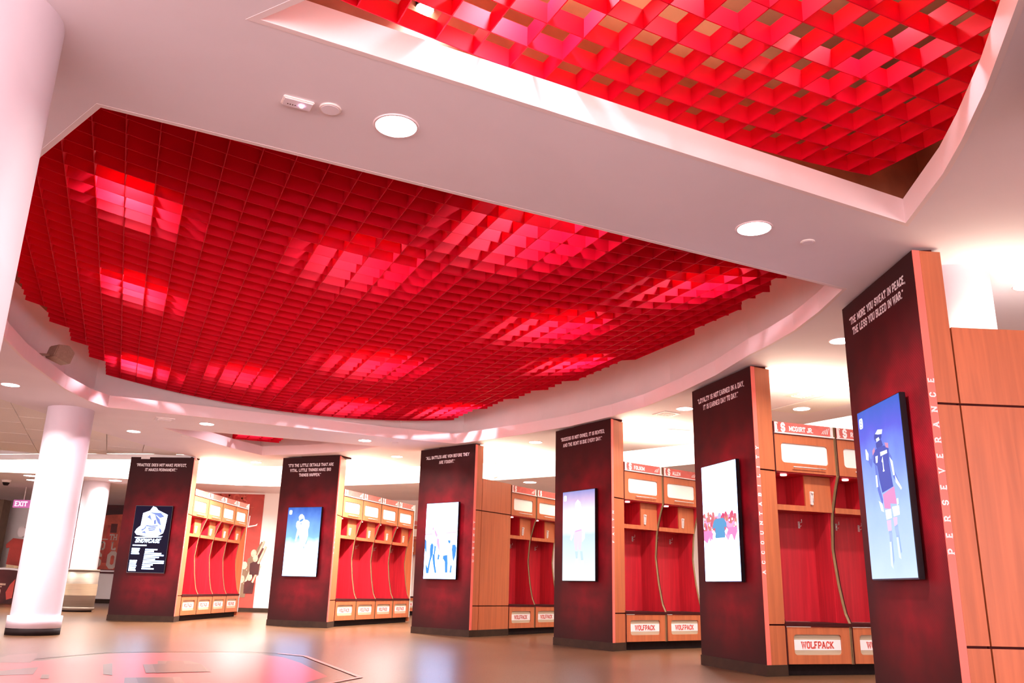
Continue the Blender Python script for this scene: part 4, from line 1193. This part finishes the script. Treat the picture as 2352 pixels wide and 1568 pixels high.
bm = B(); box(bm, -.3, .35, -.15, .15, 0, .1); obj('stand', bm, 'browndark', t)
P = Vector((-14.1, 24.4))
t = thing('curved_counter', 'low dark counter with curved white top edge at the left edge', 'counter', (P.x, P.y, 0))
cp = [(-.9+1.8*i/12, .72+.18*math.sin(PI*(i+1)/16)) for i in range(13)]
bm = B(); slab(bm, [(.85, 0), (-.95, 0)] + cp, 0, .3) if False else slab(bm, [(-.9, 0)] + cp + [(.9, 0)], 0, .3)
obj('front_panel', bm, 'muraldark', t)
bm = B()
for (xa, za), (xb, zb) in zip(cp, cp[1:]):
    slab(bm, [(xa, za), (xb, zb), (xb, zb+.05), (xa, za+.05)], -.02, .32)
obj('white_edge', bm, 'letter', t)
bm = B(); slab(bm, rrect(-.05, .15, .1, .4, .07, 4), -.012, -.004); obj('emblem', bm, 'muralskin', t)
bm = B(); lettering(bm, 'S', -.03, .13, .24, -.013, .14); obj('emblem_letter', bm, 'letterred', t)
bm = B(); slab(bm, [(-.08, .48), (.26, .48), (.26, .53), (-.08, .54)], -.012, -.004); slab(bm, [(-.02, .43), (.16, .43), (.16, .455), (-.02, .455)], -.012, -.004); obj('script_line', bm, 'muralskin', t)
bm = B(); slab(bm, [(.25+.1, .1), (.5, .15), (.5, .65), (.38, .5), (.3, .3)], -.012, -.004); obj('red_shape', bm, 'letterred', t)

# ------------------------------------------------------------------ floor emblem
t = thing('floor_emblem', 'large pink and brown emblem painted on the floor at the bottom left', 'floor emblem', (-3, 8, 0))
nl = [0]
def fpoly(name, pts, m):
    nl[0] += 1
    bm = B(); z0 = .0006*nl[0]
    vs = [bm.verts.new((*(px(x, y, 0)-Vector((-3, 8))), z0)) for x, y in pts]
    bm.faces.new(vs)
    bmesh.ops.triangulate(bm, faces=bm.faces)
    o = obj(name, bm, m, t)
    for p in o.data.polygons:
        pass
    if o.data.polygons[0].normal.z < 0: o.data.flip_normals()
def foutline(name, pts, m, t_=.03, closed=False):
    nl[0] += 1
    bm = B(); z0 = .0006*nl[0]
    P = [px(x, y, 0)-Vector((-3, 8)) for x, y in pts]
    for a, b in zip(P, P[1:]):
        d = (b-a).normalized(); n = Vector((-d.y, d.x))*t_/2
        bm.faces.new([bm.verts.new((q.x, q.y, z0)) for q in (a-n, b-n, b+n, a+n)])
    o = obj(name, bm, m, t)
    if o.data.polygons[0].normal.z < 0: o.data.flip_normals()
fpoly('painted_field', [(-60, 1522), (0, 1522), (100, 1517), (180, 1507), (250, 1501), (330, 1499), (420, 1499), (520, 1499), (600, 1503), (650, 1509), (690, 1522), (752, 1553), (700, 1568), (640, 1585), (-60, 1600)], 'pink')
fpoly('painted_letter', [(-40, 1522), (20, 1504), (86, 1500), (84, 1510), (70, 1522)], 'greyfloor')
fpoly('painted_letter', [(-40, 1545), (60, 1534), (88, 1532), (76, 1549), (-40, 1552)], 'greyfloor')
fpoly('painted_letter', [(96, 1549), (114, 1549), (112, 1559), (92, 1559)], 'greyfloor')
fpoly('painted_letter', [(236, 1526), (258, 1523), (258, 1551), (237, 1549)], 'greyfloor')
fpoly('painted_letter', [(328, 1526), (362, 1525), (362, 1518), (434, 1518), (460, 1525), (484, 1543), (335, 1546)], 'greyfloor')
fpoly('painted_letter', [(350, 1526), (380, 1525), (384, 1518), (420, 1518), (424, 1525), (462, 1525), (476, 1543), (358, 1546)], 'brownfloor')
fpoly('painted_letter', [(286, 1557), (414, 1556), (424, 1572), (284, 1575)], 'greyfloor')
fpoly('painted_letter', [(312, 1557), (396, 1556), (402, 1572), (320, 1575)], 'brownfloor')
foutline('painted_outline', [(640, 1501), (700, 1507), (828, 1556), (764, 1568), (700, 1580)], 'strip', .045)
foutline('painted_outline', [(80, 1513), (180, 1504), (250, 1498), (420, 1496), (560, 1496), (640, 1500)], 'brownfloor', .03)
